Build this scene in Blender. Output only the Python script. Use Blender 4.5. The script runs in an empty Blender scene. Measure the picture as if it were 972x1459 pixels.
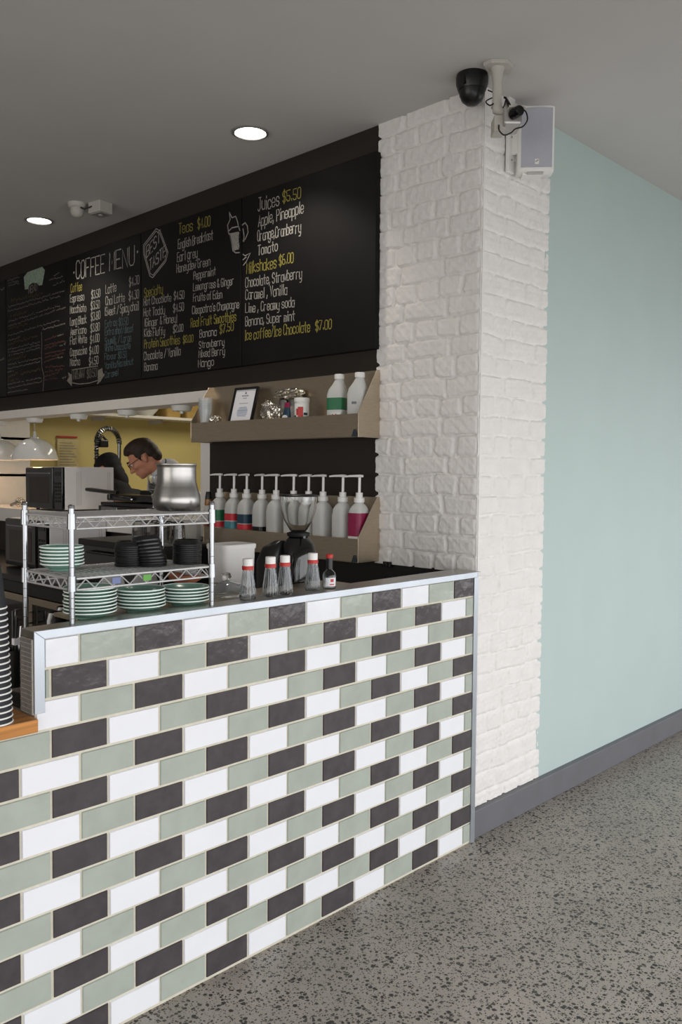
import bpy, bmesh, math, random
import numpy as np
from mathutils import Vector, Matrix, Euler
random.seed(7); rng = np.random.default_rng(7)
SC = bpy.context.scene
COL = SC.collection
PI = math.pi

# ------------------------------------------------------------------ camera, light, exposure
F_PX, YAW, PITCH, ROLL = 1204.74, math.radians(44.081), math.radians(-2.626), math.radians(0.463)
CAM = Vector((1.9301, -2.7679, 1.45))
_f = Vector((-math.sin(YAW)*math.cos(PITCH), math.cos(YAW)*math.cos(PITCH), math.sin(PITCH)))
_r = Vector((math.cos(YAW), math.sin(YAW), 0)); _u = _r.cross(_f)
R_ = _r*math.cos(ROLL) + _u*math.sin(ROLL); U_ = -_r*math.sin(ROLL) + _u*math.cos(ROLL)
cd = bpy.data.cameras.new('camera'); cam = bpy.data.objects.new('camera', cd); COL.objects.link(cam)
cd.sensor_fit = 'VERTICAL'; cd.sensor_height = 36.0; cd.lens = F_PX*36.0/1459.0
cd.clip_start = 0.05; cd.clip_end = 200
m3 = Matrix((R_, U_, -_f)).transposed(); cam.matrix_world = Matrix.Translation(CAM) @ m3.to_4x4()
SC.camera = cam
def at(u, v, ax, val):
    """the point of the photograph's pixel (u, v) on the plane axis ax = val"""
    d = _f + R_*((u-486)/F_PX) - U_*((v-729.5)/F_PX)
    return CAM + d*((val-CAM[ax])/d[ax])

SC.view_settings.view_transform = 'Standard'; SC.view_settings.look = 'None'
SC.view_settings.gamma = 1; SC.view_settings.use_curve_mapping = False
SC.view_settings.exposure = 0.0
wd = bpy.data.worlds.new('daylight'); SC.world = wd; wd.use_nodes = True
bg = wd.node_tree.nodes['Background']; bg.inputs[0].default_value = (0.97, 0.98, 1.0, 1); bg.inputs[1].default_value = 1.0

def lamp(name, kind, loc, power, color=(1,1,1), size=.1, rot=(0,0,0), sy=None, spot=None):
    l = bpy.data.lights.new(name, kind); l.energy = power; l.color = color
    if kind == 'AREA':
        l.size = size
        if sy: l.shape = 'RECTANGLE'; l.size_y = sy
    elif kind in ('POINT', 'SPOT'): l.shadow_soft_size = size
    if spot: l.spot_size = spot; l.spot_blend = .6
    o = bpy.data.objects.new(name, l); o.location = loc; o.rotation_euler = rot; COL.objects.link(o); return o
# daylight through the glazed shop front (its head is a little over two metres)
lamp('shopfront_daylight', 'AREA', (2.85, -.6, 1.05), 158, (.985,.99,1), 1.8, (0, math.radians(53), 0), 11.0)
lamp('back_fill', 'AREA', (-.3, -7.0, 1.4), 78, (1,.975,.95), 4.5, (math.radians(90), 0, 0), 2.2)  # added fill in front of the closed back wall, lifts the pier's left face
# kitchen tubes
lamp('kitchen_tube_light', 'AREA', (-3.2, 1.9, 2.55), 30, (1,.92,.74), 1.6, (0,0,0), .5)

# ------------------------------------------------------------------ materials
MATS = {}
def mat(name, col, rough=.5, metal=0, spec=.5, noise=0, nscale=20, bump=0, bscale=60, trans=0, ior=1.45, emit=None, alpha=1, coat=0, stretch=None):
    if name in MATS: return MATS[name]
    m = bpy.data.materials.new(name); m.use_nodes = True; nt = m.node_tree; b = nt.nodes['Principled BSDF']
    c = tuple(col)+(1,)
    b.inputs['Base Color'].default_value = c; b.inputs['Roughness'].default_value = rough; b.inputs['Metallic'].default_value = metal
    b.inputs['Specular IOR Level'].default_value = spec; b.inputs['IOR'].default_value = ior
    b.inputs['Transmission Weight'].default_value = trans; b.inputs['Alpha'].default_value = alpha; b.inputs['Coat Weight'].default_value = coat
    tc = nt.nodes.new('ShaderNodeTexCoord'); mp = nt.nodes.new('ShaderNodeMapping'); nt.links.new(tc.outputs['Object'], mp.inputs[0])
    if stretch: mp.inputs['Scale'].default_value = stretch
    if noise:
        n = nt.nodes.new('ShaderNodeTexNoise'); n.inputs['Scale'].default_value = nscale; n.inputs['Detail'].default_value = 4
        nt.links.new(mp.outputs[0], n.inputs['Vector'])
        r = nt.nodes.new('ShaderNodeMapRange'); r.inputs[1].default_value = .3; r.inputs[2].default_value = .7
        r.inputs[3].default_value = 1-noise; r.inputs[4].default_value = 1+noise
        nt.links.new(n.outputs[0], r.inputs[0])
        mx = nt.nodes.new('ShaderNodeMix'); mx.data_type = 'RGBA'; mx.blend_type = 'MULTIPLY'; mx.inputs[0].default_value = 1
        mx.inputs[6].default_value = c; nt.links.new(r.outputs[0], mx.inputs[7]); nt.links.new(mx.outputs[2], b.inputs['Base Color'])
    if bump:
        n = nt.nodes.new('ShaderNodeTexNoise'); n.inputs['Scale'].default_value = bscale; n.inputs['Detail'].default_value = 3
        nt.links.new(mp.outputs[0], n.inputs['Vector'])
        bp = nt.nodes.new('ShaderNodeBump'); bp.inputs['Strength'].default_value = bump; bp.inputs['Distance'].default_value = .003
        nt.links.new(n.outputs[0], bp.inputs['Height']); nt.links.new(bp.outputs[0], b.inputs['Normal'])
    if emit:
        b.inputs['Emission Color'].default_value = tuple(emit[0])+(1,); b.inputs['Emission Strength'].default_value = emit[1]
    MATS[name] = m; return m

def s(r, g, b):   # sRGB 0-255 -> linear
    f = lambda x: (x/255)/12.92 if x/255 <= .04045 else ((x/255+.055)/1.055)**2.4
    return (f(r), f(g), f(b))
def floor_material():
    m = bpy.data.materials.new('polished_aggregate_concrete'); m.use_nodes = True; nt = m.node_tree; N = nt.nodes.new; Lk = nt.links.new
    b = nt.nodes['Principled BSDF']; tc = N('ShaderNodeTexCoord')
    nz = N('ShaderNodeTexNoise'); nz.inputs['Scale'].default_value = 45; nz.inputs['Detail'].default_value = 2
    add = N('ShaderNodeMix'); add.data_type = 'RGBA'; add.blend_type = 'LINEAR_LIGHT'; add.inputs[0].default_value = .006
    Lk(tc.outputs['Object'], nz.inputs['Vector']); Lk(tc.outputs['Object'], add.inputs[6]); Lk(nz.outputs['Color'], add.inputs[7])
    def chips(scale, lo, hi, pick):
        v = N('ShaderNodeTexVoronoi'); v.inputs['Scale'].default_value = scale; v.inputs['Randomness'].default_value = 1; Lk(add.outputs[2], v.inputs['Vector'])
        sep = N('ShaderNodeSeparateColor'); Lk(v.outputs['Color'], sep.inputs[0])
        # chip radius varies from cell to cell
        rad = N('ShaderNodeMapRange'); rad.inputs[1].default_value = 0; rad.inputs[2].default_value = 1; rad.inputs[3].default_value = lo; rad.inputs[4].default_value = hi
        Lk(sep.outputs[0], rad.inputs[0])
        lt = N('ShaderNodeMath'); lt.operation = 'SUBTRACT'; Lk(rad.outputs[0], lt.inputs[0]); Lk(v.outputs['Distance'], lt.inputs[1])
        st = N('ShaderNodeMapRange'); st.inputs[1].default_value = 0; st.inputs[2].default_value = .06; Lk(lt.outputs[0], st.inputs[0])
        return st.outputs[0], sep
    c1, s1 = chips(76, -.16, .60, 0); c2, s2 = chips(165, -.10, .58, 0)
    base = N('ShaderNodeTexNoise'); base.inputs['Scale'].default_value = 3; base.inputs['Detail'].default_value = 5; Lk(tc.outputs['Object'], base.inputs['Vector'])
    fine = N('ShaderNodeTexNoise'); fine.inputs['Scale'].default_value = 220; fine.inputs['Detail'].default_value = 2; Lk(tc.outputs['Object'], fine.inputs['Vector'])
    rb = N('ShaderNodeValToRGB'); rb.color_ramp.elements[0].position = .3; rb.color_ramp.elements[0].color = s(140,134,126)+(1,)
    rb.color_ramp.elements[1].position = .7; rb.color_ramp.elements[1].color = s(158,151,142)+(1,); Lk(base.outputs[0], rb.inputs[0])
    mf = N('ShaderNodeMix'); mf.data_type = 'RGBA'; mf.blend_type = 'OVERLAY'; mf.inputs[0].default_value = .45; Lk(rb.outputs[0], mf.inputs[6]); Lk(fine.outputs[0], mf.inputs[7])
    def rampchip(sep):
        r = N('ShaderNodeValToRGB'); r.color_ramp.elements[0].color = s(66,62,57)+(1,); r.color_ramp.elements[1].color = s(34,33,32)+(1,)
        e = r.color_ramp.elements.new(.5); e.color = s(46,42,40)+(1,); Lk(sep.outputs[1], r.inputs[0]); return r
    m1 = N('ShaderNodeMix'); m1.data_type = 'RGBA'; Lk(c2, m1.inputs[0]); Lk(mf.outputs[2], m1.inputs[6]); Lk(rampchip(s2).outputs[0], m1.inputs[7])
    m2 = N('ShaderNodeMix'); m2.data_type = 'RGBA'; Lk(c1, m2.inputs[0]); Lk(m1.outputs[2], m2.inputs[6]); Lk(rampchip(s1).outputs[0], m2.inputs[7])
    Lk(m2.outputs[2], b.inputs['Base Color']); b.inputs['Roughness'].default_value = .38; b.inputs['Specular IOR Level'].default_value = .4
    return m
M_floor = floor_material()
M_ceil = mat('ceiling_paint', s(196,194,192), .9, noise=.02, nscale=3)
M_green = mat('pale_green_paint', s(181,197,194), .6, noise=.015, nscale=4, bump=.05, bscale=120)
M_skirt = mat('grey_baseboard_paint', s(104,104,108), .5, noise=.06, nscale=9)
M_brick = mat('white_painted_brick', s(226,223,220), .75, noise=.03, nscale=14, bump=.35, bscale=180)
M_menu = mat('dark_brown_wall_paint', s(46,41,36), .6, spec=.25, noise=.05, nscale=5)
M_board = mat('chalkboard_black', s(19,18,18), .6, spec=.2, noise=.25, nscale=3)
M_white = mat('white_trim_paint', s(222,218,212), .5, noise=.02)
M_yellow = mat('kitchen_yellow_paint', s(208,192,128), .7, noise=.04, nscale=2)
M_black = mat('black_plastic', s(20,20,21), .35, noise=.1)
M_blackgl = mat('black_gloss', s(12,12,13), .1, coat=.5, noise=.1)
M_bench = mat('black_stone_benchtop', s(26,26,28), .3, noise=.2, nscale=60)
M_steel = mat('brushed_stainless', s(186,182,176), .32, 1, noise=.08, nscale=30, stretch=(1,1,40))
M_steelv = mat('worn_stainless_shelf', s(196,182,162), .34, 1, noise=.1, nscale=16, stretch=(2,2,50))
M_alu = mat('aluminium_trim', s(186,192,199), .38, .85, noise=.06, nscale=8)
M_chrome = mat('chrome', s(150,152,155), .22, 1, noise=.03)
M_wt = mat('white_glazed_tile', s(232,233,238), .16, noise=.012, nscale=12, bump=.6, bscale=16)
M_st = mat('sage_glazed_tile', s(166,173,163), .16, noise=.06, nscale=14, bump=.9, bscale=16)
M_dt = mat('charcoal_glazed_tile', s(72,67,69), .2, noise=.14, nscale=22, bump=1.0, bscale=20)
M_grout = mat('cream_grout', s(206,200,184), .9, noise=.06, nscale=60)
M_mos = mat('grey_edge_tile', s(134,129,127), .4, noise=.15, nscale=80)
M_wood = mat('oiled_timber', s(176,118,58), .35, noise=.38, nscale=5, stretch=(14,.6,22))
M_plate = mat('green_glazed_stoneware', s(120,162,146), .2, noise=.04, nscale=30)
M_rim = mat('white_glazed_rim', s(226,238,232), .2, noise=.02)
M_whitepl = mat('white_plastic', s(232,231,228), .35, noise=.02)
M_greypl = mat('grey_plastic', s(178,176,172), .45, noise=.03)
M_glass = mat('clear_glass', (.90,.91,.90), .02, trans=1, ior=1.45, noise=.01)
M_clearpl = mat('clear_plastic', (.90,.91,.91), .1, trans=.8, ior=1.15, noise=.02)
M_cupcl = mat('clear_cup_plastic', s(222,226,226), .12, spec=.8, alpha=.34, noise=.02)
M_saucegl = mat('grey_tinted_glass', (.80,.82,.83), .05, trans=1, ior=1.4, noise=.01)
M_gtag = mat('green_tag_plastic', s(96,160,70), .5, noise=.04); M_btag = mat('blue_tag_plastic', s(110,122,164), .5, noise=.04)
M_jug = mat('translucent_white_plastic', s(226,227,224), .35, trans=.3, ior=1.15, noise=.03, nscale=12)
M_tub = mat('cloudy_plastic_tub', s(222,220,216), .4, trans=.12, noise=.02)
M_red = mat('red_plastic', s(186,48,44), .4, noise=.05)
M_rlabel = mat('red_label', s(196,52,62), .5, noise=.08)
M_glabel = mat('green_label', s(36,110,72), .45, noise=.12, nscale=40)
M_blabel = mat('blue_label', s(40,66,84), .45, noise=.15, nscale=40)
M_plabel = mat('berry_label', s(140,32,72), .45, noise=.12, nscale=30)
M_tlabel = mat('teal_label', s(70,130,140), .45, noise=.15, nscale=40)
M_paper = mat('white_paper', s(226,226,230), .6, noise=.02)
M_ink = mat('grey_print', s(120,124,132), .7, noise=.05)
M_inkb = mat('blue_print', s(128,146,176), .7, noise=.1)
M_foil = mat('crinkled_foil', s(214,210,200), .2, 1, noise=.2, nscale=60, bump=1, bscale=90)
M_cw = mat('white_chalk', s(150,147,141), .95, noise=.25, nscale=120)
M_cy = mat('yellow_chalk', s(140,130,62), .95, noise=.25, nscale=120)
M_cb = mat('blue_grey_chalk', s(68,84,88), .95, noise=.25, nscale=120)
M_cr = mat('red_chalk', s(88,56,50), .95, noise=.25, nscale=120)
M_cg = mat('pale_green_chalk', s(140,156,138), .95, noise=.25, nscale=60)
M_cd = mat('faint_chalk', s(108,104,96), .95, noise=.3, nscale=90)
M_co = mat('olive_chalk', s(78,72,44), .95, noise=.3, nscale=90)
M_skin = mat('skin', s(206,142,114), .5, noise=.06, nscale=30)
M_hair = mat('dark_brown_hair', s(50,36,27), .6, noise=.4, nscale=90, bump=1, bscale=160)
M_chef = mat('white_cotton', s(222,222,228), .85, noise=.04, nscale=20, bump=.3, bscale=25)
M_blackcl = mat('black_cloth', s(24,24,28), .85, noise=.2, nscale=20)
M_amber = mat('amber_glass', s(150,98,46), .2, noise=.1)
M_cable = mat('black_cable', s(18,18,18), .5, noise=.1)
M_camw = mat('white_camera_housing', s(186,182,174), .5, noise=.03)
M_silver = mat('silver_plastic', s(176,174,170), .3, .5, noise=.05)
M_grille = mat('grey_speaker_grille', s(176,177,186), .6, noise=.06, nscale=300, bump=.4, bscale=500)
M_lens = mat('dark_lens_glass', s(10,10,14), .08, noise=.05)
M_led = mat('lit_lamp_diffuser', (1,1,1), .5, emit=((1,.96,.88), 9), noise=.01)
M_warm = mat('lit_heat_lamp_bulb', (1,.8,.5), .5, emit=((1,.62,.3), 14), noise=.01)
M_pend = mat('white_enamel', s(214,214,212), .12, noise=.02, coat=.4)
M_brown = mat('terracotta_glaze', s(150,92,66), .4, noise=.12)
M_bronze = mat('coppery_ribbon', s(150,100,62), .35, .4, noise=.2)
M_wire = mat('bright_wire', s(206,206,206), .4, .55, noise=.03)
M_tin = mat('spun_aluminium', s(158,156,153), .3, 1, noise=.06, nscale=14, stretch=(1,1,12))
M_rub = mat('dark_rubber', s(44,52,58), .5, noise=.1)
M_cup = mat('black_paper_cup', s(28,29,34), .6, noise=.12, nscale=40)
M_lid = mat('black_lid_plastic', s(22,22,23), .3, noise=.1)
M_mwside = mat('white_enamel_panel', s(224,222,224), .35, noise=.02)
M_ovenin = mat('brown_oven_glass', s(40,26,18), .08, noise=.3, nscale=8)
M_greybox = mat('grey_brown_box',s(92,84,84),.6,noise=.05)
M_blk2 = mat('black_wall_panel', s(24,23,24), .4, noise=.1)

# ------------------------------------------------------------------ mesh helpers
def curve(pts,n=6):
    P=[Vector(p) for p in pts]; P=[P[0]*2-P[1]]+P+[P[-1]*2-P[-2]]; out=[]
    for i in range(1,len(P)-2):
        a,b,c,d=P[i-1:i+3]
        for k in range(n):
            u=k/n; out.append(.5*((2*b)+(c-a)*u+(2*a-5*b+4*c-d)*u*u+(3*b-a-3*c+d)*u**3))
    return out+[P[-2]]
class MB:
    def __init__(self): self.v=[]; self.f=[]; self.m=[]; self.sm=[]
    def add(self, vs, fs, mi=0, smooth=False):
        o=len(self.v); self.v += [tuple(v) for v in vs]
        for f in fs: self.f.append(tuple(i+o for i in f)); self.m.append(mi); self.sm.append(smooth)
        return self
    def box(self, x0,x1,y0,y1,z0,z1, mi=0):
        vs=[(x,y,z) for z in(z0,z1) for y in(y0,y1) for x in(x0,x1)]
        return self.add(vs,[(0,2,3,1),(4,5,7,6),(0,1,5,4),(2,6,7,3),(0,4,6,2),(1,3,7,5)],mi)
    def obox(self, c, ax, ay, az, mi=0):   # oriented box: centre and three half vectors
        c=Vector(c); ax,ay,az=map(Vector,(ax,ay,az))
        vs=[c+ax*i+ay*j+az*k for k in(-1,1) for j in(-1,1) for i in(-1,1)]
        return self.add(vs,[(0,2,3,1),(4,5,7,6),(0,1,5,4),(2,6,7,3),(0,4,6,2),(1,3,7,5)],mi)
    def prism(self, poly, axis, a, b, mi=0):
        n=len(poly)
        def P(p,t): 
            q=list(p); q.insert(axis,t); return tuple(q)
        vs=[P(p,a) for p in poly]+[P(p,b) for p in poly]
        fs=[tuple(range(n))[::-1], tuple(range(n,2*n))]+[(i,(i+1)%n,n+(i+1)%n,n+i) for i in range(n)]
        return self.add(vs,fs,mi)
    def lathe(self, prof, seg=32, c=(0,0,0), mi=0, smooth=True, mis=None, M=None):
        o=len(self.v); c=Vector(c); n=len(prof); rings=[]
        for (r,z) in prof:
            if r<1e-6:
                rings.append([len(self.v)]); p=Vector((0,0,z)); p=(M@p if M else p)+c; self.v.append(tuple(p))
            else:
                ids=[]
                for k in range(seg):
                    a=2*PI*k/seg; p=Vector((r*math.cos(a),r*math.sin(a),z)); p=(M@p if M else p)+c
                    ids.append(len(self.v)); self.v.append(tuple(p))
                rings.append(ids)
        for i in range(n-1):
            A,B=rings[i],rings[i+1]; mm=mis[i] if mis else mi
            for k in range(seg):
                k2=(k+1)%seg
                if len(A)==1 and len(B)==1: continue
                if len(A)==1: f=(A[0],B[k2],B[k])
                elif len(B)==1: f=(A[k],A[k2],B[0])
                else: f=(A[k],A[k2],B[k2],B[k])
                self.f.append(f); self.m.append(mm); self.sm.append(smooth)
        return self
    def loft(self, secs, seg=32, mi=0, smooth=True, mis=None, cap=True):
        """secs: (z, rx, ry, n, cx, cy) superellipse sections"""
        rings=[]
        for (z,rx,ry,n,cx,cy) in secs:
            ids=[]
            for k in range(seg):
                a=2*PI*k/seg; ca,sa=math.cos(a),math.sin(a)
                x=cx+rx*math.copysign(abs(ca)**(2/n),ca); y=cy+ry*math.copysign(abs(sa)**(2/n),sa)
                ids.append(len(self.v)); self.v.append((x,y,z))
            rings.append(ids)
        for i in range(len(rings)-1):
            for k in range(seg):
                k2=(k+1)%seg; self.f.append((rings[i][k],rings[i][k2],rings[i+1][k2],rings[i+1][k])); self.m.append(mis[i] if mis else mi); self.sm.append(smooth)
        if cap:
            self.f.append(tuple(rings[0][::-1])); self.m.append(mis[0] if mis else mi); self.sm.append(False)
            self.f.append(tuple(rings[-1])); self.m.append(mis[-1] if mis else mi); self.sm.append(False)
        return self
    def tube(self, pts, r, seg=8, mi=0, closed=False):
        pts=[Vector(p) for p in pts]; n=len(pts); rad=r if isinstance(r,(list,tuple)) else [r]*n
        prev=None; rings=[]
        for i,p in enumerate(pts):
            if closed: t=(pts[(i+1)%n]-pts[i-1])
            else: t=(pts[min(i+1,n-1)]-pts[max(i-1,0)])
            t.normalize()
            if prev is None:
                a=Vector((0,0,1)) if abs(t.z)<.9 else Vector((1,0,0)); u=t.cross(a).normalized()
            else:
                u=(prev-t*prev.dot(t)).normalized()
            prev=u; w=t.cross(u); ids=[]
            for k in range(seg):
                an=2*PI*k/seg; ids.append(len(self.v)); self.v.append(tuple(p+(u*math.cos(an)+w*math.sin(an))*rad[i]))
            rings.append(ids)
        rr=range(n if closed else n-1)
        for i in rr:
            A,B=rings[i],rings[(i+1)%n]
            for k in range(seg):
                k2=(k+1)%seg; self.f.append((A[k],A[k2],B[k2],B[k])); self.m.append(mi); self.sm.append(True)
        if not closed:
            self.f.append(tuple(rings[0][::-1])); self.f.append(tuple(rings[-1])); self.m+= [mi,mi]; self.sm+=[False,False]
        return self
    def ball(self, c, rx, ry=None, rz=None, seg=16, rg=10, mi=0, M=None):
        ry=rx if ry is None else ry; rz=rx if rz is None else rz
        prof=[(math.sin(PI*i/rg),-math.cos(PI*i/rg)) for i in range(rg+1)]; prof[0]=(0,-1); prof[-1]=(0,1)
        S=Matrix.Diagonal((rx,ry,rz)); MM=(M.to_3x3()@S) if M else S
        return self.lathe(prof,seg,c,mi,True,None,MM)
    def build(self, name, mats, parent=None, bevel=0, loc=None, bseg=2):
        me=bpy.data.meshes.new(name); me.from_pydata(self.v,[],self.f)
        mats=mats if isinstance(mats,(list,tuple)) else [mats]
        for m in mats: me.materials.append(m)
        me.polygons.foreach_set('material_index',self.m); me.polygons.foreach_set('use_smooth',self.sm)
        bm=bmesh.new(); bm.from_mesh(me); bmesh.ops.recalc_face_normals(bm,faces=bm.faces); bm.to_mesh(me); bm.free()
        me.update()
        o=bpy.data.objects.new(name,me); COL.objects.link(o)
        if loc is not None: o.location=loc
        if parent: o.parent=parent
        if any(self.sm): 
            try: me.set_sharp_from_angle(angle=math.radians(50))
            except Exception: pass
        if bevel:
            b=o.modifiers.new('bevel','BEVEL'); b.width=bevel; b.segments=bseg; b.limit_method='ANGLE'; b.angle_limit=math.radians(40)
        return o
def tag(o,label=None,cat=None,group=None,kind=None):
    if label: o['label']=label
    if cat: o['category']=cat
    if group: o['group']=group
    if kind: o['kind']=kind
    return o
def thing(name,label,cat,loc=(0,0,0),rz=0,group=None):
    o=bpy.data.objects.new(name,None); o.empty_display_size=.05; COL.objects.link(o); o.location=loc; o.rotation_euler=(0,0,rz)
    return tag(o,label,cat,group)
def dup(root,loc,label,rot=None):
    r=root.copy(); COL.objects.link(r); r.location=loc; r['label']=label
    if rot is not None: r.rotation_euler=rot
    for ch in list(root.children):
        c=ch.copy(); COL.objects.link(c); c.parent=r
        for g in list(ch.children):
            d=g.copy(); COL.objects.link(d); d.parent=c
    return r
def struct(o): o['kind']='structure'; return o
ORD=['first','second','third','fourth','fifth','sixth','seventh','eighth','ninth','tenth','eleventh','twelfth','thirteenth','fourteenth','fifteenth','sixteenth','seventeenth','eighteenth','nineteenth','twentieth','twenty-first','twenty-second']
def ordt(i,n,what,where):   # label for one member of a stack, i counted from the top
    if i==0: return f'{what}, topmost of {where}'
    if i==n-1: return f'{what}, bottom one of {where}'
    return f'{what}, {ORD[i]} from the top of {where}'
def shell(prof,t):   # closed thin-walled profile: outer profile then back inside
    inner=[(max(r-t,0.0005),z+ (t if i==0 else 0)) for i,(r,z) in enumerate(prof)]
    return [(0,prof[0][1])]+list(prof)+inner[::-1]+[(0,prof[0][1]+t)]

# ------------------------------------------------------------------ the setting
ZC=2.947; ZL=1.0706; XF=.03
struct(MB().box(-7,7,-7.2,7.5,-.1,0).build('floor',M_floor))
struct(MB().box(-7,5.2,-7.2,7.5,ZC,ZC+.12).build('ceiling',M_ceil))
g=MB().box(-.14,-.004,.478,7.5,0,ZC); struct(g.build('wall_right',M_green))
# dark menu wall with the kitchen pass cut out of it
w=MB()
w.box(-1.732,-.012,.014,.15,0,ZC); w.box(-7,-1.732,0.0,.15,1.888,ZC); w.box(-7,-1.732,.014,.15,0,1.10)
w.box(-1.732,-.535,0.0,.014,1.06,ZC)
struct(w.build('wall_menu',M_menu))
struct(MB().box(-7,-1.732,-.004,.155,1.829,1.888).build('trim_1',M_white,bevel=.002))
struct(MB().box(-1.813,-1.732,-.002,.155,1.10,1.829).build('trim_2',M_white,bevel=.002))
struct(MB().box(-1.732,-.04,.004,.014,.86,1.062).build('trim_3',M_blk2))
# kitchen shell
k=MB().box(-5.15,-5.0,.56,5.0,0,2.62); k.box(-5.9,-5.15,.56,.62,0,2.62); struct(k.build('wall_kitchen_side',M_yellow,bevel=.003))
struct(MB().box(-6.9,-.14,5.0,5.1,0,2.62).build('wall_kitchen_back',M_yellow))
struct(MB().box(-7,-6.9,-.0,5.1,0,2.62).build('wall_kitchen_end',M_yellow))
struct(MB().box(-7,-.14,.15,5.1,2.62,2.68).build('trim_4',M_white))
# room walls behind the camera and to the left
struct(MB().box(-7.1,-7,-7.2,.15,0,ZC).build('wall_left',M_white))
b=MB().box(-7,3.0,-7.3,-7.2,0,ZC); struct(b.build('wall_back',M_white))
b=MB().box(3.0,3.12,-7.2,7.5,2.08,ZC)
for y in(-7.2,-4.7,-2.2,.3,2.8,5.3,7.4): b.box(3.0,3.12,y,y+.09,0,2.08)
struct(b.build('wall_front',M_white))
# skirting
b=MB().box(-.012,.024,-.03,7.5,0,.112); struct(b.build('baseboard_right',M_skirt,bevel=.003))

# ------------------------------------------------------------------ painted brick pier (two displaced skins)
def smooth(x,a,b):
    t=np.clip((x-a)/(b-a),0,1); return t*t*(3-2*t)
def fnoise(sx,sz,shape,x,z,seed):
    r=np.random.default_rng(seed); out=np.zeros(shape)
    for k in range(14):
        a=r.uniform(0,2*PI); q=r.uniform(.5,1.6); ph=r.uniform(0,2*PI)
        out+=np.sin(q*(x/sx*math.cos(a)+z/sz*math.sin(a))*2*PI+ph)
    return out/math.sqrt(14)
COURSE=.0802
def brick_height(x,z,seed):
    zz=z+.0035*fnoise(.3,.3,x.shape,x,z,seed+1); row=np.floor(zz/COURSE).astype(int); fz=zz-row*COURSE
    r=np.random.default_rng(seed); offs=r.uniform(-.02,.02,80); dz=r.uniform(-.003,.003,(80,80)); 
    L=np.where(row%2==0,.232,.116); xo=x+.004*fnoise(.2,.2,x.shape,x,z,seed+2)+np.where(row%2==0,.07,.012)+offs[row%80]
    col=np.floor(xo/L).astype(int); fx=xo-col*L
    jl=r.uniform(.0,.008,(80,80))[row%80,col%80]; jr=r.uniform(.0,.006,(80,80))[row%80,col%80]
    d=np.minimum(np.minimum(fx-jl,L-fx-jr),np.minimum(fz,COURSE-fz)+dz[row%80,col%80])
    # rounded corners
    dx=np.minimum(fx-jl,L-fx-jr); dzv=np.minimum(fz,COURSE-fz); rad=.016
    cx=np.clip(rad-dx,0,None); cz=np.clip(rad-dzv,0,None); d2=rad-np.sqrt(cx**2+cz**2)
    d=np.where((cx>0)&(cz>0),d2,d)
    h=smooth(d,.0012,.0085)
    lvl=r.uniform(-.0022,.0022,(80,80))[row%80,col%80]; tilt=r.uniform(-.03,.03,(80,80))[row%80,col%80]*(fz-COURSE/2)
    return h*((.0095 if seed<5 else .0072)+lvl*.8+tilt*.7)+.0011*fnoise(.03,.03,x.shape,x,z,seed+3)+.0006*fnoise(.012,.012,x.shape,x,z,seed+4), h
def skin(W,z0,seed,place,edge):
    dx=.0055; nx=int(W/dx)+1; nz=int((ZC-z0)/dx)+1
    X,Z=np.meshgrid(np.linspace(0,W,nx),np.linspace(z0,ZC,nz)); H,h=brick_height(X,Z,seed)
    t=X/W
    # ragged outer edge
    Xe=X+edge*np.clip((t-.9)/.1,0,1)*(h-.5)*.012
    hc=smooth(X,0,.02); Hh=H*(.35+.65*hc)
    vs=place(Xe,Z,Hh).reshape(-1,3); idx=np.arange(nx*nz).reshape(nz,nx)
    fs=np.stack([idx[:-1,:-1],idx[:-1,1:],idx[1:,1:],idx[1:,:-1]],-1).reshape(-1,4)
    # returned border so the skin has thickness
    return vs,fs,idx
pier=MB()
def pl_left(x,z,h): return np.stack([-x-.0*z,-.002-h+.008,z],-1)     # face towards the camera's left, plane y = 0
def pl_right(x,z,h): return np.stack([.002+h-.008,x,z],-1)           # plane x = 0
for W,z0,sd,pf in((.533,1.058,3,pl_left),(.49,.114,11,pl_right)):
    vs,fs,idx=skin(W,z0,sd,pf,1.0); pier.add(vs.tolist(),fs.tolist(),0,True)
    col=idx[:,-1]; o=len(pier.v)-len(vs); bs=[]
    for i in col:
        v=vs[i]; bs.append((v[0],.016,v[2]) if pf is pl_left else (-.016,v[1],v[2]))
    ob=len(pier.v); pier.v+= [tuple(b) for b in bs]
    for k in range(len(col)-1):
        pier.f.append((o+int(col[k]),o+int(col[k+1]),ob+k+1,ob+k)); pier.m.append(0); pier.sm.append(True)
pier.box(-.53,-.0,.006,.016,1.058,ZC); pier.box(-.013,-.006,.0,.485,.114,ZC)
po=pier.build('wall_pier_brick',M_brick); struct(po)

# ------------------------------------------------------------------ tiled counter
ctr=thing('service_counter','tall tiled counter in white, sage and charcoal brick-bond tiles below brick pier','counter',(0,0,0))
Y0=-1.848
c=MB().box(-.03,.026,Y0+.004,-.050,0,1.05); c.box(-.5,.026,-3.4,Y0+.004,0,.836); c.build('counter_core',M_grout,ctr)
tl=MB()
def tile(y0,y1,z0,z1,mi,x0=.0255,x1=.0305):
    if y1-y0<.006 or z1-z0<.006: return
    e=.0016
    ys=[y0,y0+e,y1-e,y1]; zs=[z0,z0+e,z1-e,z1]
    vs=[(x0,y0,z0),(x0,y1,z0),(x0,y1,z1),(x0,y0,z1),(x1,y0+e,z0+e),(x1,y1-e,z0+e),(x1,y1-e,z1-e),(x1,y0+e,z1-e)]
    tl.add(vs,[(4,5,6,7),(0,1,5,4),(1,2,6,5),(2,3,7,6),(3,0,4,7)],mi)
PH,PV=.1541,.07457; GR=.0058; YA=-1.734*.9062; ZT=1.0475
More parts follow.
